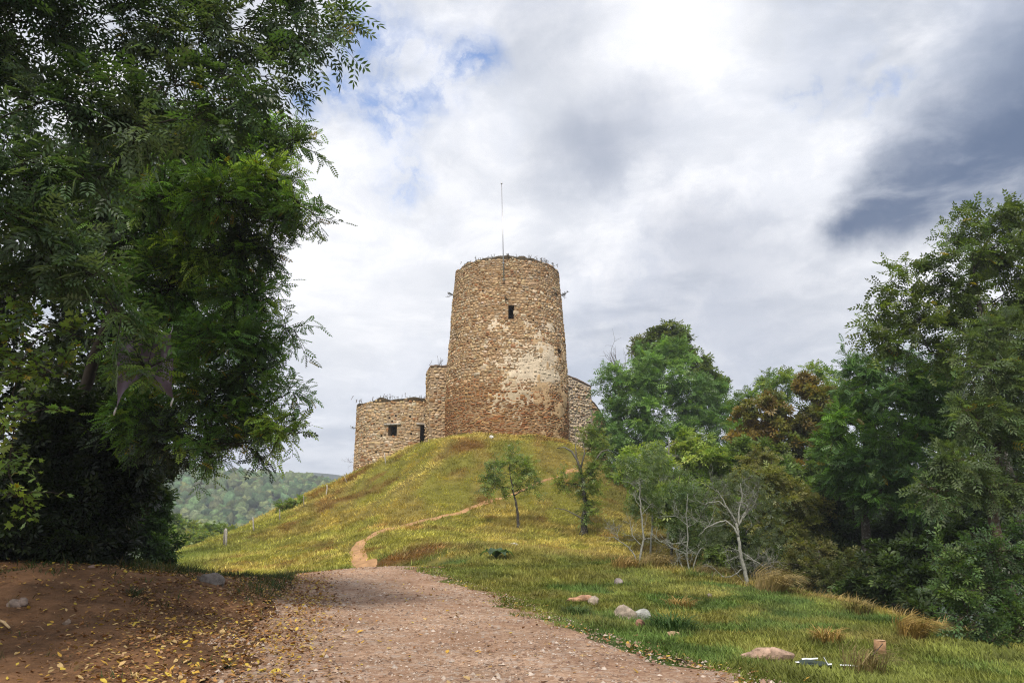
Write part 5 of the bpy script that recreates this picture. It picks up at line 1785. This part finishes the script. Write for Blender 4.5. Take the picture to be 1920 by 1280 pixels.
# near meadow right of the track
x, y, rr = scatter(60000, -7, 14, 7.5, 34, 311)
xl, xr = road_x(y)
jig = (fbm(x / .5, y / .5, 312) - .55) * 2.4
m = (x > xr + .05 + jig) & seen(x, y)
dens = np.clip(11.0 / y, .28, 1.0)
m &= rr.random(len(x)) < dens * np.clip(.35 + 1.1 * fbm(x / .9, y / .9, 313), 0, 1)
x, y = x[m], y[m]
c, st, hill, wood = cover_color(x, y)
c = c * np.clip(.25 + 1.6 * fbm(x / .6, y / .6, 314), .35, 1.8)[:, None] * 1.2
h = .06 + .13 * fbm(x / .8, y / .8, 315) + .17 * st * sstep(20, 26, y)
ang = fbm(x / 2.0, y / 2.0, 316) * 7
lean = np.stack([np.cos(ang), np.sin(ang)], 1) * .38 + np.array([.2, 0])
grass('meadow_grass', x, y, h, .010 + .0006 * y, c, 10, lean, 317, spread=.075)

# straw band along the brow
x, y, rr = scatter(9000, -5, 13, 12, 36, 321)
brow = np.interp(x, [-4, -1, 3, 5, 7.5, 9.5, 12], [33, 33, 32, 29, 24.5, 20.5, 15])
m = (np.abs(y - brow + .2) < .25 + 2.4 * fbm(x / 1.5, y / 1.5, 322) ** 2) & (rr.random(len(x)) < .6)
x, y = x[m], y[m]
c = np.array([.38, .29, .12]) * np.clip(.5 + fbm(x / .7, y / .7, 323), .5, 1.4)[:, None]
lean = np.stack([.55 + .3 * (fbm(x / 2, y / 2, 324) - .5), -.25 + 0 * x], 1)
grass('straw_grass', x, y, .18 + .22 * fbm(x, y, 325), np.full(len(x), .024), c, 9, lean, 326, spread=.14)

# verge and weeds on the left bank, sparse
x, y, rr = scatter(48000, -14, 0, 7, 30, 331)
xl, xr = road_x(y)
px, py, dep = proj(np.stack([x, y, H(x, y)], -1))
strip = sstep(75, 10, np.abs(px - (470 + (1100 - py) * -.05)) + np.abs(py - 1115) * 1.2) + sstep(70, 10, np.hypot(px - 392, (py - 1235) * 1.6)) + .8 * sstep(60, 10, np.hypot(px - 520, (py - 1096) * 2.2))
top = sstep(14, 4, np.abs(py - np.interp(px, [-100, 0, 170, 300, 420, 545], [1070, 1078, 1062, 1072, 1075, 1078]))) * (y > 12)
back = (y > 15.5) & (x < -7.0) & (y < 30)
pr = np.clip(strip * .17 + top * .25 + back * .3 + .008, 0, 1) * (fbm(x / .6, y / .6, 332) > .42)
m = (rr.random(len(x)) < pr) & (x < xl + .1)
x, y = x[m], y[m]
c = np.where(rr.random((m.sum(), 1)) < .3, np.array([[.13, .10, .035]]), np.array([[.055, .085, .022]])) * rr.uniform(.6, 1.3, (m.sum(), 1))
grass('bank_grass', x, y, .09 + .16 * fbm(x, y, 333) + .10 * (y > 14), .009 + .0006 * y, c, 7, rr.normal(0, .3, (len(x), 2)), 334, spread=.08)

# ------------------------------------------------------------------ the mess on the ground: leaves and pebbles
LEAFC = np.array([(0.50, 0.30, 0.05), (0.42, 0.22, 0.07), (0.30, 0.145, 0.055), (0.52, 0.36, 0.16), (0.24, 0.11, 0.045), (0.55, 0.40, 0.06), (0.40, 0.24, 0.13), (0.17, 0.085, 0.04)])


def flat_leaf(kind):
    w_ = (.24, .32, .17)[kind]
    cu = (.10, .18, .05)[kind]
    v = np.array([[0, 0, 0], [.3, w_, cu], [.7, w_ * .75, cu * .9], [1.02, 0, .10], [.7, -w_ * .75, cu * .6], [.3, -w_, cu * .8], [.33, 0, -.01], [.7, 0, .02]])
    v[:, 0] -= .5
    f = [np.array([[0, 6, 1], [7, 3, 2], [7, 4, 3], [0, 5, 6]]), np.array([[6, 7, 2, 1], [6, 5, 4, 7]])]
    return v, f


def leaf_density(x, y):
    xl, xr = road_x(y)
    so = soil_mask(x, y)
    px, py, dep = proj(np.stack([x, y, H(x, y)], -1))
    band = sstep(330, 40, np.abs(px - np.interp(py, [1080, 1150, 1280], [420, 400, 330])))
    on = (x > xl) & (x < xr)
    edge = np.minimum(x - xl, xr - x)
    d = so * (.22 + .95 * band) + on * (.05 + .45 * sstep(1.6, 0, x - xl) + .25 * sstep(.8, 0, xr - x)) + .13 * sstep(1.2, 0, x - xr) * (x > xr)
    return np.clip(d, 0, 1)


x, y, rr = scatter(105000, -13, 8, 7.8, 27, 341)
z = H(x, y)
px, py, dep = proj(np.stack([x, y, z], -1))
ok = (px > -60) & (px < 1980) & (py < 1330)
pr = leaf_density(x, y) * np.clip((.25 + 1.3 * fbm(x / .5, y / .5, 342)), 0, 1) * 1.0
ok &= rr.random(len(x)) < pr
x, y, z, dep = x[ok], y[ok], z[ok], dep[ok]
n = len(x)
xl, xr = road_x(y)
z = z + np.where((x > xl) & (x < xr), .045, np.where(soil_mask(x, y) > .5, .06, .03))
size = np.where(rr.random(n) < .10, rr.uniform(.08, .115, n), rr.uniform(.035, .082, n))
cidx = rr.integers(0, len(LEAFC), n)
yaw, tx, ty = rr.uniform(0, 6.28, n), rr.normal(0, .3, n), rr.normal(0, .3, n)
order = np.argsort(-size / dep)
NL = 220
big = order[:NL]
protos = {}
for kind in range(3):
    for cc in range(len(LEAFC)):
        m_ = MB()
        v, f = flat_leaf(kind)
        m_.add(v, f, LEAFC[cc] * rng.uniform(.85, 1.1))
        protos[kind, cc] = m_.mesh('fallen_leaf', M_litter)
LANDMARK = [(30, 1160, 'near the pale lumpy rock'), (124, 1190, 'near the small round stone'), (396, 1120, 'below the grey boulder'), (60, 1262, 'at the bottom left corner'), (180, 1262, 'at the bottom edge left of the thick leaf drift'), (250, 1140, 'beside the small dark weed'), (290, 1205, 'in the middle of the leaf drift'), (330, 1268, 'in the leaf drift at the bottom edge'),
            (430, 1170, 'on the right side of the leaf drift'), (470, 1265, 'at the left edge of the gravel by the bottom'), (540, 1120, 'far up the left edge of the gravel'), (620, 1200, 'left of the middle of the gravel'), (700, 1268, 'at the bottom edge of the gravel'), (820, 1180, 'in the middle of the gravel'), (900, 1262, 'right of the middle of the gravel at the bottom'), (1040, 1200, 'toward the right edge of the gravel'), (1180, 1262, 'at the right edge of the gravel by the bottom'), (1270, 1230, 'by the dark twig at the verge'), (1390, 1262, 'left of the long pinkish boulder'), (1100, 1170, 'near the jagged reddish rock'), (170, 1080, 'on top of the bank')]
LNAME = ['golden', 'orange-brown', 'rusty', 'pale tan', 'dark brown', 'bright yellow', 'beige', 'blackish brown']
for i in big:
    o = bpy.data.objects.new('fallen_leaf', protos[i % 3, int(cidx[i])])
    C.objects.link(o)
    o.location = (x[i], y[i], z[i])
    o.rotation_euler = (tx[i], ty[i], yaw[i])
    o.scale = (size[i],) * 3
    xl, xr = road_x(y[i:i + 1])
    where = 'on the gravel track' if xl[0] < x[i] < xr[0] else ('on the brown earth of the left bank' if x[i] < xl[0] else 'in the grass edging the track')
    fx, fy, _d = proj(np.array([x[i], y[i], z[i]]))
    near = []
    for qx, qy, what in LANDMARK:
        near.append((math.hypot(fx - qx, (fy - qy) * 1.5), what))
    sz_ = 'big ' if size[i] > .11 else 'broad ' if size[i] > .085 else 'small ' if size[i] < .055 else ''
    shp = ('pointed', 'rounded', 'narrow')[i % 3]
    tag(o, f'{sz_}{shp} {LNAME[int(cidx[i])]} fallen leaf {min(near)[1]}', 'leaf', f'{LNAME[int(cidx[i])]} fallen leaves by the gravel track')
mb = MB()
for kind in range(3):
    v, f = flat_leaf(kind)
    v, f = v[[0, 1, 2, 3, 4, 5]], [np.array([[0, 3, 2, 1], [0, 5, 4, 3]])]
    s = order[NL:][kind::3]
    cy_, sy_ = np.cos(yaw[s]), np.sin(yaw[s])
    vx, vy, vz = v[:, 0], v[:, 1], v[:, 2]
    vz2 = vz[None] + vx[None] * ty[s][:, None] + vy[None] * tx[s][:, None]
    P = np.stack([vx[None] * cy_[:, None] - vy[None] * sy_[:, None], vx[None] * sy_[:, None] + vy[None] * cy_[:, None], vz2], -1) * size[s][:, None, None] + np.stack([x[s], y[s], z[s]], 1)[:, None]
    off = (np.arange(len(s)) * 6)[:, None, None]
    mb.add(P.reshape(-1, 3), (f[0][None] + off).reshape(-1, 4), np.repeat(LEAFC[cidx[s]] * rr.uniform(.6, 1.15, (len(s), 1)), 6, 0))
tag(mb.build('leaf_litter', M_litter), kind='stuff')

# loose stones of the track
x, y, rr = scatter(46000, -7, 7, 7.5, 27, 351)
xl, xr = road_x(y)
ok = (x > xl - .5) & (x < xr + .4) & (rr.random(len(x)) < np.clip(12 / y, .2, 1) * np.clip(.15 + 1.2 * fbm(x / 1.2, y / 1.2, 352), 0, 1))
x, y = x[ok], y[ok]
n = len(x)
z = H(x, y) + .032
oc = np.array([[1, 0, 0], [0, 1, 0], [-1, 0, 0], [0, -1, 0], [0, 0, 1], [0, 0, -1.]])
of = np.array([[0, 1, 4], [1, 2, 4], [2, 3, 4], [3, 0, 4]])
r_ = np.where(rr.random(n) < .09, rr.uniform(.022, .05, n), rr.uniform(.009, .022, n))
V = oc[None] * rr.uniform(.6, 1.3, (n, 6, 3)) * np.array([1, 1, .7])
V = V + oc[None][:, :, [1, 0, 2]] * 0
a = rr.uniform(0, 6.28, n)
V = np.stack([V[..., 0] * np.cos(a)[:, None] - V[..., 1] * np.sin(a)[:, None], V[..., 0] * np.sin(a)[:, None] + V[..., 1] * np.cos(a)[:, None], V[..., 2]], -1)
V = V * r_[:, None, None] + np.stack([x, y, z], 1)[:, None]
pc = np.array([(0.38, .27, .20), (.46, .37, .30), (.28, .17, .12), (.34, .23, .17), (.52, .43, .36), (.20, .13, .095)])[rr.integers(0, 6, n)]
mb = MB()
mb.add(V.reshape(-1, 3), (of[None] + (np.arange(n) * 6)[:, None, None]).reshape(-1, 3), np.repeat(pc, 6, 0))
tag(mb.build('loose_gravel', M_rock), kind='stuff')

# ------------------------------------------------------------------ rocks


def rock(px, py, wpx, hpx, col, label, group=None, seed=0, squash=.8, name='rock', lumps=None):
    global rng
    old, rng = rng, np.random.default_rng(500 + seed)
    p = G(px, py)
    dep = proj(p)[2]
    a, c_ = wpx / 2 / F * dep, hpx / F * dep
    mb = MB()
    for (ox, oy, oz, k) in (lumps or [(0, 0, 0, 1)]):
        v, f = ICO3
        v = v.copy()
        for _ in range(9):                                     # chip flat faces off a ball
            nrm_ = unit(rng.normal(0, 1, 3))
            lim = rng.uniform(.62, .9)
            dd = v @ nrm_
            v = v - np.maximum(dd - lim, 0)[:, None] * nrm_
        v = v + (fbm(v[:, 0] * 2.2 + seed + v[:, 2] * 2, v[:, 1] * 2.2 + v[:, 2], 510 + seed)[:, None] - .5) * .22 * v
        v = v * np.array([a * k, a * k * squash, c_ * k * .72])
        v = v + np.array([ox * a, oy * a, c_ * .2 + oz * c_])
        mb.add(p + v, f, np.array(col) * np.clip(.7 + .6 * fbm(v[:, 0] * 9, v[:, 1] * 9 + v[:, 2] * 7, 520 + seed), .5, 1.3)[:, None])
    o = mb.thing(name, M_rock, p, label, 'rock', group, smooth=False)
    rng = old
    return o


PINK, BUFF, GREYR = (.40, .275, .205), (.38, .31, .245), (.24, .20, .17)
rock(1440, 1236, 96, 32, PINK, 'long pinkish boulder half sunk in grass beside the track at lower right', None, 1, .45, 'boulder', [(.45, 0, .05, .62), (-.1, .1, .0, .62), (-.62, .05, -.05, .42)])
rock(1173, 1158, 44, 27, BUFF, 'rounded buff boulder in the grass, left of a flatter grey one', None, 2)
rock(1204, 1162, 34, 22, (.36, .36, .33), 'flatter grey-white rock just right of the rounded buff boulder', None, 3)
rock(1200, 1174, 20, 14, (.36, .19, .13), 'small reddish stone in front of the flatter grey-white rock', None, 4)
rock(1085, 1128, 58, 18, (.42, .24, .15), 'jagged reddish-brown rock in the grass near the track edge', None, 5, .5, 'rock', [(.35, 0, .1, .6), (-.3, 0, -.1, .55)])
rock(1113, 1132, 22, 18, BUFF, 'small squarish buff rock touching the jagged reddish one', None, 6)
rock(1160, 1094, 18, 11, (.26, .22, .21), 'small dull grey stone in the middle of the meadow', None, 7)
rock(396, 1100, 52, 28, (.20, .175, .155), 'grey boulder on the crest of the left bank beside the track', None, 8, .7, 'boulder')
rock(374, 1092, 26, 14, (.15, .11, .085), 'low dark stone left against the grey boulder on the left bank', None, 9)
rock(30, 1146, 38, 24, (.26, .20, .165), 'pale lumpy rock stuck in the brown bank at the left edge', None, 10, .7, 'rock', [(-.25, 0, 0, .75), (.4, .15, .25, .55)])
rock(124, 1174, 16, 13, (.26, .19, .14), 'small round stone on the brown bank, right of the lumpy rock', None, 11)
rock(172, 1068, 18, 9, (.30, .20, .16), 'small stone on the very top of the left bank', None, 12)
rock(1262, 1192, 28, 9, (.44, .30, .19), 'flat tan stone at the grass edge below the rounded boulders', None, 13, .5)
rock(963, 1025, 20, 9, (.55, .53, .47), 'pale whitish stone on the brow above the broad-leaved plant', None, 14)
rock(921, 822, 9, 6, (.6, .58, .54), 'white stone in the grass on top of the mound below the tower', None, 15)
rock(955, 838, 7, 4, (.5, .47, .4), 'tiny pale stone on the mound, right of the white one', None, 16)
rock(1062, 815, 9, 7, (.4, .26, .18), 'reddish stone fallen at the right foot of the tower', None, 17)
rock(846, 806, 9, 6, (.35, .27, .2), 'small stone at the left foot of the tower', None, 18)
rock(1330, 1118, 12, 6, (.22, .18, .15), 'dark clod in the grass right of the meadow middle', None, 19)

# ------------------------------------------------------------------ fence posts
PL = ['thick forked grey fence post, lowest on the left ridge', 'grey fence post second from the bottom of the ridge', 'leaning fence post third up the ridge beside the small green bush', 'thin dark fence post fourth up the ridge', 'pale fence post fifth up the ridge, against the wooded hill', 'thin leaning pale fence post near the top of the ridge', 'white stake in front of the bastion wall']
for k, (px, py, tx_, ty_, wd_) in enumerate([(423, 1024, 424, 990, .17), (476, 996, 474, 969, .11), (525, 975, 524, 954, .09), (570, 949, 569, 929, .07), (612, 931, 613, 908, .10), (650, 906, 645, 888, .06), (723, 872, 721, 849, .09)]):
    p = G(px, py)
    t_ = W(tx_, ty_, p[1] - .02)
    r_ = root('fence_post', p, PL[k], 'post', 'fence posts up the ridge of the mound')
    mb = MB()
    c_ = np.array((.36, .33, .29)) * (1.25 if k in (4, 6) else .75 if k in (2, 3) else 1)
    ax = t_ - p
    ps = [p - ax * .15, p + ax * .3 + rng.normal(0, .012, 3), p + ax * .7 + rng.normal(0, .012, 3), t_]
    tube(mb, ps, np.array([.5, .5, .46, .4]) * wd_, 7, c_)
    if k == 0:
        tube(mb, [p - [.13, 0, .1], p + ax * .5 - [.12, 0, 0], t_ - [.10, 0, .05]], [.055, .05, .04], 6, c_ * .6)
    mb.build('post', M_wood, r_)
    mb = MB()
    for hgt in (.45, .85):
        q_ = p + ax * hgt
        tube(mb, [q_ + [-.012, -wd_ * .55, 0], q_ + [.012, -wd_ * .55, .035], q_ + [.02, -wd_ * .5, -.02]], [.006] * 3, 4, (.25, .24, .23))
    tag(mb.build('staples', M_metal, r_), kind='stuff')
for k, (px, py, h_, lab) in enumerate([(846, 812, 1.6, 'thin grey stake standing at the left foot of the tower'), (1066, 822, 2.9, 'grey downpipe rod standing at the right foot of the tower')]):
    p = G(px, py)
    r_ = root('stake', p, lab, 'stake')
    mb = MB()
    tube(mb, [p - [0, 0, .3], p + [0.02, 0, h_ * .5], p + [0, 0, h_]], [.05, .045, .04], 6, (.36, .34, .33))
    mb.build('post', M_wood, r_)

# ------------------------------------------------------------------ tussocks, docks and odds and ends


def tussock(name, px, py, h, n, col, lean, label, seed, wd=.016, spread=.16, cat='grass tuft', group=None):
    p = G(px, py)
    rr = np.random.default_rng(seed)
    a = rr.uniform(0, 6.28, n)
    q0 = p + np.stack([np.cos(a), np.sin(a), 0 * a], 1) * (rr.random((n, 1)) ** .5) * spread
    d = unit(np.stack([np.cos(a) * .35 + lean[0] + rr.normal(0, .22, n), np.sin(a) * .35 + lean[1] + rr.normal(0, .2, n), np.ones(n)], 1))
    L_ = h * rr.uniform(.55, 1.15, n)[:, None]
    q1 = q0 + d * L_ * .5
    d2 = unit(d + np.stack([lean[0] * 1.3 + .3 * np.cos(a), lean[1] + .3 * np.sin(a), -.7 + 0 * a], 1))
    q2 = q1 + d2 * L_ * .4
    q3 = q2 + unit(d2 + np.array([lean[0] * .6, 0, -.6])) * L_ * .25
    s = np.stack([np.sin(a), -np.cos(a), 0 * a], 1) * wd * .5
    V = np.stack([q0 - s - [0, 0, .05], q0 + s - [0, 0, .05], q1 + s, q1 - s, q2 + s * .7, q2 - s * .7, q3], 1)
    off = (np.arange(n) * 7)[:, None]
    mb = MB()
    mb.add(V.reshape(-1, 3), [off + np.array([[0, 1, 2, 3]]), off + np.array([[3, 2, 4, 5]]), off + np.array([[5, 4, 6]])], np.repeat(np.array(col) * rr.uniform(.6, 1.3, (n, 1)), 7, 0))
    o = mb.thing(name, M_grass, p, label, cat, group)
    return o


ST_ = (.38, .29, .125)
tussock('straw_tussock', 1440, 1108, .95, 420, ST_, (.5, -.1), 'big straw-coloured grass tussock at the edge of the dark wood', 601, spread=.45, wd=.02)
tussock('straw_tussock', 1706, 1196, .62, 320, (.34, .23, .07), (.45, -.1), 'leaning straw tussock near the brow at the right', 602, spread=.24)
tussock('straw_tussock', 1552, 1204, .34, 140, (.38, .25, .08), (.1, 0), 'low tan grass clump right of the long pinkish boulder', 603, spread=.25)
tussock('straw_tussock', 1620, 1262, .55, 150, (.20, .15, .06), (.35, 0), 'tangle of dry stems in front of the tan wooden stump', 604, spread=.3, wd=.011)
tussock('straw_tussock', 1275, 1138, .34, 150, (.36, .24, .075), (.1, 0), 'tan grass clump in the middle of the meadow', 605, spread=.35)
tussock('straw_tussock', 1225, 1062, .85, 260, ST_, (.55, -.1), 'pale straw tussock right of the white V-forked tree', 606, spread=.5, wd=.022)
tussock('straw_tussock', 1172, 1064, .55, 200, (.36, .235, .08), (.3, -.1), 'straw clump just left of the white V-forked tree foot', 607, spread=.5, wd=.02)
tussock('straw_tussock', 1610, 1150, .42, 160, (.16, .13, .04), (.2, 0), 'brownish tuft on the brow below the dark wood', 608, spread=.3)
tussock('straw_tussock', 1330, 1080, .6, 240, ST_, (.5, -.1), 'straw clump between the pale stems and the big dead tree', 609, spread=.55, wd=.02)
tussock('weed_clump', 1258, 1182, .42, 260, (.05, .105, .022), (0, 0), 'dense dark green grass clump right of the rounded boulders', 610, spread=.45)
tussock('weed_clump', 1082, 1150, .22, 160, (.07, .115, .03), (.1, 0), 'green grass clump in front of the jagged reddish rock', 611, spread=.3)
tussock('weed_clump', 250, 1122, .22, 60, (.07, .085, .035), (.2, 0), 'small dark weed on the brown bank left of the grey boulder', 612, spread=.12)

# broad-leaved burdock
p = G(930, 1050)
r_ = root('burdock_plant', p, 'broad-leaved blue-green plant in the grass beyond the track edge', 'plant')
for k, (a, L_, el) in enumerate([(3.0, .55, .55), (2.5, .5, .9), (0.2, .6, .5), (.7, .5, .8), (4.4, .5, .5), (5.2, .52, .45), (1.6, .5, .8), (5.9, .5, .7)]):
    mb = MB()
    d = np.array([math.cos(a), math.sin(a) * .7, el])
    d = unit(d)
    s = unit(np.cross(d, [0, 0, 1.0]))
    t_ = np.linspace(0, 1, 6)
    wv_ = np.array([.03, .16, .24, .23, .14, .01])
    c0 = p + d * (t_ * L_)[:, None] * 1.3 + np.array([0, 0, 1]) * (.42 * L_ * t_ - 1.0 * L_ * t_ ** 3)[:, None] + [0, 0, .08]
    V = np.concatenate([c0 - s * wv_[:, None] + [0, 0, .05], c0, c0 + s * wv_[:, None] + [0, 0, .05]])
    i = np.arange(5)
    mb.add(V, [np.concatenate([np.stack([i, i + 1, i + 7, i + 6], 1), np.stack([i + 6, i + 7, i + 13, i + 12], 1)])], np.array([.075, .125, .06]) * rng.uniform(.75, 1.3))
    mb.build('leaf', M_leaf, r_, smooth=True)

# sawn stump of a post
p = G(1650, 1226)
r_ = root('wooden_stump', p, 'short tan sawn wooden stump standing in the grass at the right', 'stump')
mb = MB()
R_ = .095
tube(mb, [p - [0, 0, .1], p + [.01, 0, .1], p + [.02, -.01, .21]], [R_ * 1.15, R_, R_], 10, (.34, .20, .11))
mb.build('post', M_wood, r_)
mb = MB()
a_ = np.linspace(0, 2 * math.pi, 10, endpoint=False)
mb.add(np.stack([p[0] + .02 + R_ * .9 * np.cos(a_), p[1] - .01 + R_ * .9 * np.sin(a_), np.full(10, p[2] + .216)], 1), [list(range(10))], (.52, .34, .2))
mb.build('cut_face', M_wood, r_)
for k, (a, b_, col, lab) in enumerate([((1618, 1250), (1655, 1206), (.07, .055, .045), 'thin dark dead stick leaning across the tan wooden stump'), ((1604, 1262), (1636, 1218), (.30, .23, .11), 'dry straw-coloured stalk leaning left of the tan stump')]):
    p = G(*a)
    q_ = W(b_[0], b_[1], p[1] + .05)
    mb = MB()
    tube(mb, [p - [0, 0, .03], p * .5 + q_ * .5 + [.02, 0, .02], q_], [.012, .01, .006], 5, col)
    mb.thing('dead_stick', M_twig, p, lab, 'stick')
for k, (a, b_, wd_, col, lab) in enumerate([((-6, 1172), (16, 1186), .022, (.50, .36, .20), 'pale broken stick on the bank at the left edge'), ((66, 1186), (80, 1193), .010, (.28, .18, .11), 'short thin brown twig on the brown bank'), ((138, 1128), (172, 1138), .010, (.16, .09, .05), 'dark root end on the upper brown bank'), ((1268, 1246), (1290, 1254), .012, (.09, .06, .05), 'dark twig at the right edge of the gravel track')]):
    p, q_ = G(*a), G(*b_)
    mb = MB()
    tube(mb, [p + [0, 0, .07], (p + q_) / 2 + [0, 0, .09], q_ + [0, 0, .065]], [wd_, wd_ * .9, wd_ * .7], 6, col)
    mb.thing('stick', M_twig, p, lab, 'stick')

# torn strip of plastic in the grass
p = G(1540, 1252)
r_ = root('plastic_sheet', p, 'crumpled dark plastic sheet with white torn edges in the grass beside the long boulder', 'plastic sheet')
dep = proj(p)[2]
px_ = lambda a, b_, dy=0.0: W(a, b_, p[1] + dy)
mb = MB()
us_, vs_ = np.linspace(0, 1, 14), np.linspace(0, 1, 7)
U, V = np.meshgrid(us_, vs_)
x0, x1 = px_(1498, 1250)[0], px_(1560, 1250)[0]
Xs = x0 + (x1 - x0) * U
Ys = p[1] - .12 + .32 * V
Zs = H(Xs, Ys) + .03 + .06 * np.sin(U * math.pi) ** .7 * (1 - (2 * V - 1) ** 2) + (fbm(U * 7, V * 4, 620) - .5) * .08
i = (np.arange(6)[:, None] * 14 + np.arange(13)[None]).ravel()
mb.add(np.stack([Xs, Ys, Zs], -1).reshape(-1, 3), np.stack([i, i + 1, i + 15, i + 14], 1), (.035, .05, .035))
mb.build('sheet', M_dark, r_)
for pts in ([(1493, 1251), (1496, 1246), (1499, 1241)], [(1504, 1235), (1511, 1234), (1519, 1234.5), (1534, 1233.5)], [(1545, 1231), (1549, 1238), (1553, 1245), (1561, 1244)], [(1576, 1251), (1590, 1249), (1602, 1252), (1614, 1254)]):
    mb = MB()
    q_ = np.array([px_(a, b_, -.16) for a, b_ in pts])
    q_[:, 2] = np.maximum(q_[:, 2], H(q_[:, 0], q_[:, 1]) + .06)
    n_ = len(q_)
    tr_ = unit(np.gradient(q_, axis=0))
    s_ = unit(np.cross(tr_, [0, 1.0, 0])) * .007
    V = np.concatenate([q_ - s_, q_ + s_ + [0, .015, 0], q_ + s_ * .8 + [0, .03, 0]])
    i = np.arange(n_ - 1)
    mb.add(V, [np.concatenate([np.stack([i, i + 1, i + n_ + 1, i + n_], 1), np.stack([i + n_, i + n_ + 1, i + 2 * n_ + 1, i + 2 * n_], 1)])], (.75, .77, .78))
    mb.build('torn_edge', M_white, r_)

# ------------------------------------------------------------------ swallow-tailed banner hung in the locust tree
BY = 13.1
bo = W(268, 700, BY)
r_ = root('hanging_banner', bo, 'faded mauve-grey swallow-tailed cloth banner hanging among the left trees', 'banner')
mb = MB()
us_, vs_ = np.linspace(0, 1, 19), np.linspace(0, 1, 15)
U, V = np.meshgrid(us_, vs_)


def banner_pt(u, v, off=0.0):
    bottom = np.where(u < .48, 764 + (700 - 764) * (u / .48), 700 + (747 - 700) * ((u - .48) / .52))
    pxx = 222 + 100 * u - (8 * (1 - u)) * v
    pyy = 628 + (bottom - 628) * v
    o = np.empty(u.shape + (3,))
    for idx in np.ndindex(u.shape):
        o[idx] = W(pxx[idx], pyy[idx], BY)
    o[..., 1] += .05 * np.sin(u * 13 + v * 2) * (.3 + v) + .04 * np.sin(v * 9 + u * 4) + off
    return o


P = banner_pt(U, V)
i = (np.arange(14)[:, None] * 19 + np.arange(18)[None]).ravel()
mb.add(P.reshape(-1, 3), np.stack([i, i + 1, i + 20, i + 19], 1), np.array([.20, .155, .195]) * (.85 + .3 * fbm(U * 5, V * 5, 630)).reshape(-1, 1))  # cloth colour darkened for the shade among the trees
mb.build('cloth', M_cloth, r_, smooth=True)
mb = MB()
for u0, u1, v0, v1 in ((.86, .95, .32, .42), (.83, .97, .44, .6), (.84, .9, .6, .78), (.92, .96, .6, .78), (.22, .34, .42, .56), (.2, .28, .58, .62)):   # worn pale print
    uu, vv = np.meshgrid(np.linspace(u0, u1, 4), np.linspace(v0, v1, 4))
    uu = uu + rng.normal(0, .008, uu.shape)
    q_ = banner_pt(uu, vv, -.006)
    k = (np.arange(3)[:, None] * 4 + np.arange(3)[None]).ravel()
    mb.add(q_.reshape(-1, 3), np.stack([k, k + 1, k + 5, k + 4], 1), (.32, .27, .32))
tag(mb.build('faded_print', M_cloth, r_), kind='stuff')
for u_ in (.02, .72, .98):
    mb = MB()
    q_ = banner_pt(np.array([u_]), np.array([0.0]))[0]
    tube(mb, [q_, q_ + [.02, .02, .12], q_ + [0, .06, .2]], [.010, .008, .006], 5, (.62, .6, .58))
    mb.build('cord', M_cloth, r_)
for u_, v_ in ((.0, 1.0), (1.0, 1.0)):
    mb = MB()
    q_ = banner_pt(np.array([u_]), np.array([v_]))[0]
    tube(mb, [q_ + [0, 0, .02], q_ + [-.02, 0, -.06], q_ + [-.03, 0, -.13]], [.012, .018, .012], 6, (.72, .71, .66))
    mb.build('tie', M_white, r_)

# ------------------------------------------------------------------ air
import bmesh
hz = bpy.data.meshes.new('haze')
bm = bmesh.new()
bmesh.ops.create_cube(bm, size=1.0)
bm.to_mesh(hz)
bm.free()
ho = bpy.data.objects.new('haze', hz)
C.objects.link(ho)
HZ_LO, HZ_HI = -52.0, 118.0
ho.scale = (3040, 2260, HZ_HI - HZ_LO)
ho.location = (0, 400, (HZ_LO + HZ_HI) / 2)
tag(ho, kind='stuff')
hm = bpy.data.materials.new('haze')
hm.use_nodes = True
hm.node_tree.nodes.clear()
vo_ = hm.node_tree.nodes.new('ShaderNodeVolumePrincipled')
vo_.inputs['Color'].default_value = (0.86, 0.92, 1.0, 1)
vo_.inputs['Density'].default_value = 0.0006
vo_.inputs['Anisotropy'].default_value = 0.2
om = hm.node_tree.nodes.new('ShaderNodeOutputMaterial')
hm.node_tree.links.new(vo_.outputs[0], om.inputs['Volume'])
hz.materials.append(hm)

for o in SC.objects:
    if '_org' in o.keys():
        del o['_org']
